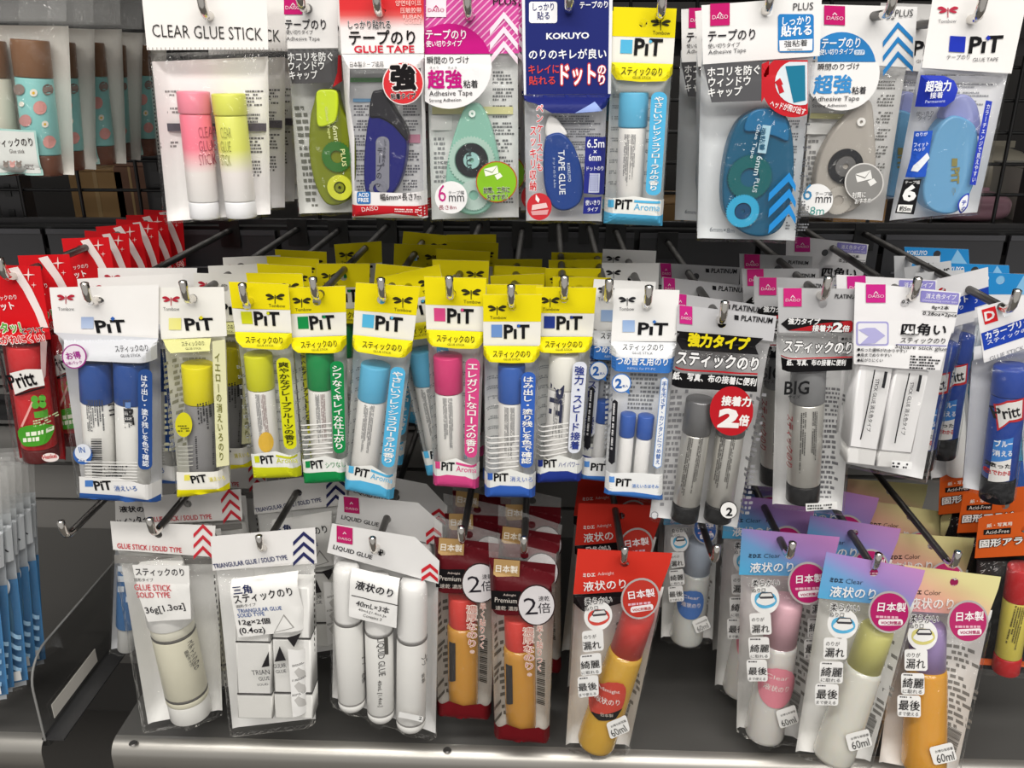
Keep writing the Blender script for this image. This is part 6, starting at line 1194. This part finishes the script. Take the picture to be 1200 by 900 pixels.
def orange_card():
    p = Pack('glue_stick_blister', 'glue stick', 'orange carded pack with a red glue stick at the lower right edge', [(740, 18), (985, -10), (975, 590), (722, 560)], 66, .026, 2.4, hole=(905, 60), view=(900, 600, 3))
    p.header([(740, 24), (762, 14), (985, -12), (985, 148), (726, 162)], '#d85e22', 15)
    p.text('header_card', '紙・写真用', (768, 54), (856, 46), 16, '#f4e4d6', 'c', 3, .02); p.poly('header_card', [(758, 62), (854, 54), (852, 76), (757, 80)], '#1b191a', 'c', 2); p.text('header_card', 'Acid-Free', (764, 77), (846, 71), 15, '#efe6de', 'c', 3, .0); p.text('header_card', '固形アラビック', (742, 124), (1010, 100), 32, '#f2efec', 'c', 5, .03, '#1b191a')
    p.ftop = .25; p.back('#1b1a1c', b0=.24, kind='satin'); p.text('back_sheet', 'シ・ン', (745, 190), (808, 182), 14, '#d8d6d4', 'b', 2); p.text('back_sheet', 'プ・ラ', (745, 215), (808, 206), 14, '#d8d6d4', 'b', 2); p.poly('back_sheet', [(728, 515), (972, 530), (972, 548), (727, 535)], '#cf5a24', 'b', 2)
    p.stick((893, 190), (835, 556), 92, [(0, .3, 'cap', '#c8282c', 1.0, 'plastic'), (.3, .84, 'barrel', '#e0d15e', .98, 'plastic'), (.84, 1, 'base', '#c4262a', 1.02, 'plastic')])
    p.micro('glue_stick_print', (870, 330), (835, 480), (905, 335), 5, '#5a5030', 0, 1); p.text('glue_stick_print', 'Yamato', (842, 340), (822, 400), 14, '#26221c', 0, 2) if False else None
    p.pouch(.26)
    p.finish([(.0, .04, .004, 3, 3, 'orange carded red stick pack, second on its hook'), (-.004, .08, .006, -2, 2, 'orange carded red stick pack, third on its hook')])
orange_card()
def twin_type():
    p = Pack('liquid_glue_pack', 'liquid glue', 'white headed twin liquid glue pack half hidden behind the cream stick pack', [(135, 587), (203, 588), (202, 768), (128, 764)], 124, .022, 2.2, hole=(176, 596))
    p.header([(135, 587), (203, 588), (203, 632), (136, 632)], '#cfcdca', 4); p.text('header_card', '液状のり', (141, 600), (178, 600), 8, '#26242a', 'c', 3, .02); p.text('header_card', 'ツインタイプ', (138, 617), (184, 610), 9, '#26242a', 'c', 3, .02); p.poly('header_card', [(137, 621), (185, 618), (185, 619), (137, 622)], '#3a3838', 'c', 3)
    p.ftop = .22; p.back('#aeb2b8', b0=.2); seg = [(0, .2, 'cap', '#d8d8d8', .8, 'plastic'), (.2, .75, 'bottle', '#4f80b8', 1, 'plastic'), (.75, 1, 'cap', '#c9c9c6', .8, 'plastic')]
    p.stick((152, 645), (148, 760), 26, seg, 'glue_bottle'); p.stick((181, 645), (179, 760), 26, seg, 'glue_bottle'); p.pouch(.24)
    p.micro('front_print', (138, 660), (165, 660), (138, 720), 5, '#dfe6ee', 'f', 2); p.finish()
twin_type()
def blue_left():
    p = Pack('tape_refill_pack', 'glue tape', 'blue pack with pale chevrons, front one at the lower left edge', [(-87, 562), (-14, 558), (8, 822), (-64, 838)], 10, .009, 1.4, hole=(-38, 575))
    p.Hb = .002; p.V(-12, 3)
    p.header([(-75, 560), (-2, 556), (3, 625), (-70, 630)], '#fffffe', 5, 'clear_header', 'film')
    p.ftop = .25; p.back('#84929f', b0=.2)
    p.poly('back_sheet', [(-66, 700), (10, 690), (22, 810), (-52, 825)], '#4c83b4', 'b', 1)
    p.solid('refill_cartridge', [(-50, 700), (-8, 696), (2, 770), (-38, 776)], .0045, .0105, '#54809f', 'plastic')
    p.pouch(.25)
    p.poly('front_print', [(-70, 632), (3, 626), (6, 668), (-66, 674)], '#c2c6c9', 'f', 1); p.text('front_print', 'ックス', (-40, 662), (0, 659), 12, '#26242a', 'f', 3, .02); p.circ('front_print', (-14, 700), 15, '#e4e8ec', 'f', 2); p.micro('front_print', (-25, 690), (-4, 690), (-25, 712), 4, '#3a3a40', 'f', 3)
    for k in range(4): p.poly('front_print', [(-22, 760 + 13 * k), (-6, 746 + 13 * k), (14, 757 + 13 * k), (14, 762 + 13 * k), (-6, 752 + 13 * k), (-22, 766 + 13 * k)], '#a8d0ee', 'f', 2)
    p.rect('front_print', (2, 812), (14, 810), 11, '#e9e9e6', 'f', 2)
    p.finish([(.004, .0112 * (k + 1), .0, (1, -1, 1, 0, -1, 1)[k], 2, 'blue pack with pale chevrons, %s from the front at the lower left edge' % ('second', 'third', 'fourth', 'fifth', 'sixth', 'seventh')[k]) for k in range(6)])
blue_left()
# ------------------------------------------------------------------ things beyond the rack
def carton(px0, px1, py0, py1, Y, dep, col, label, name='cardboard_box'):
    a = at(px0, py1, Y); c = at(px1, py0, Y)
    m = MB(); w = c.x - a.x; h = c.z - a.z
    m.box(0, w, 0, dep, 0, h, mat(col, 'matte'))
    r = empty(name, (a.x, Y, a.z)); m.build('carton', r)
    m = MB(); m.box(w * .46, w * .54, -.0006, -.0001, 0, h + .0004, mat('#b79a70', 'plastic')); m.build('tape', r)
    for s in (0, 1):
        m = MB(); m.box(w * .02 if not s else w * .51, w * .49 if not s else w * .98, .002, dep - .002, h + .0008, h + .0028, mat(col, 'matte')); m.build('flap', r)
    tag(r, label, 'box'); return r
def far_shelf():
    z = at(600, 262, 1.2).z
    r = empty('display_shelf', (0, 1.16, z)); tag(r, 'dark shelf of the next aisle seen through the wire grid', 'shelf')
    m = MB(); m.box(-1.2, 1.2, 0, .36, -.02, 0, mat('#3c3a3a', 'satin')); m.build('board', r)
    m = MB(); m.box(-1.2, 1.2, -.004, -.0005, -.03, .004, mat('#4c4a49', 'satin')); m.build('front_edge', r)
    return z
ZF = far_shelf()
def on_far(o, Y=None): o.location.z = ZF + .0005
on_far(carton(88, 140, 196, 250, 1.22, .16, '#a78457', 'brown cardboard box on the far shelf below the patterned twin sticks'))
on_far(carton(141, 168, 190, 250, 1.22, .15, '#7d5a48', 'darker brown box beside the cardboard box on the far shelf'))
on_far(carton(775, 930, 246, 268, 1.2, .12, '#b58f5e', 'flat tan cardboard box seen below the teal tape pack'))
on_far(carton(975, 1040, 235, 268, 1.2, .12, '#c08f4e', 'flat orange brown box seen below the clear grey tape pack'))
def bag(px0, px1, py0, py1, Y, col, label, name):
    a = at(px0, py1, Y); c = at(px1, py0, Y); w = (c.x - a.x) / 2; h = c.z - a.z; m = MB(); n = 26; k_ = 12; vs = []
    for j in range(k_ + 1):
        t = j / k_
        for i in range(n):
            th = 2 * math.pi * i / n; r_ = (max(0, 1 - abs(2 * t - 1) ** 3)) ** .5 if 0 < t < 1 else .12
            wob = 1 + .12 * noise.noise(Vector((math.cos(th) * 2, math.sin(th) * 2, t * 3 + px0)))
            vs.append((w + w * r_ * wob * math.copysign(abs(math.cos(th)) ** .6, math.cos(th)), .05 + .05 * r_ * wob * math.sin(th), h * t))
    fs = [(j * n + i, j * n + (i + 1) % n, (j + 1) * n + (i + 1) % n, (j + 1) * n + i) for j in range(k_) for i in range(n)] + [tuple(range(n))[::-1], tuple(range(k_ * n, k_ * n + n))]
    m.add(vs, fs, mat(col, 'satin'), True); r = empty(name, (a.x, Y, ZF + .0005)); m.build('bag_body', r)
    m = MB(); m.box(w * .5, w * 1.5, .048, .052, h * .97, h * 1.08, mat(col, 'satin')); m.build('seal', r)
    tag(r, label, 'bag'); return r
bag(1095, 1205, 232, 268, 1.2, '#b58a98', 'crumpled pink bag lying beyond the wire grid at the upper right', 'soft_bag')
bag(1130, 1225, 196, 268, 1.33, '#cfc8b4', 'pale cream bag behind the pink one beyond the wire grid', 'soft_bag')
carton(1188, 1245, 195, 255, 1.25, .1, '#d9d5cb', 'white carton at the upper right beyond the wire grid').location.z = ZF + .0005
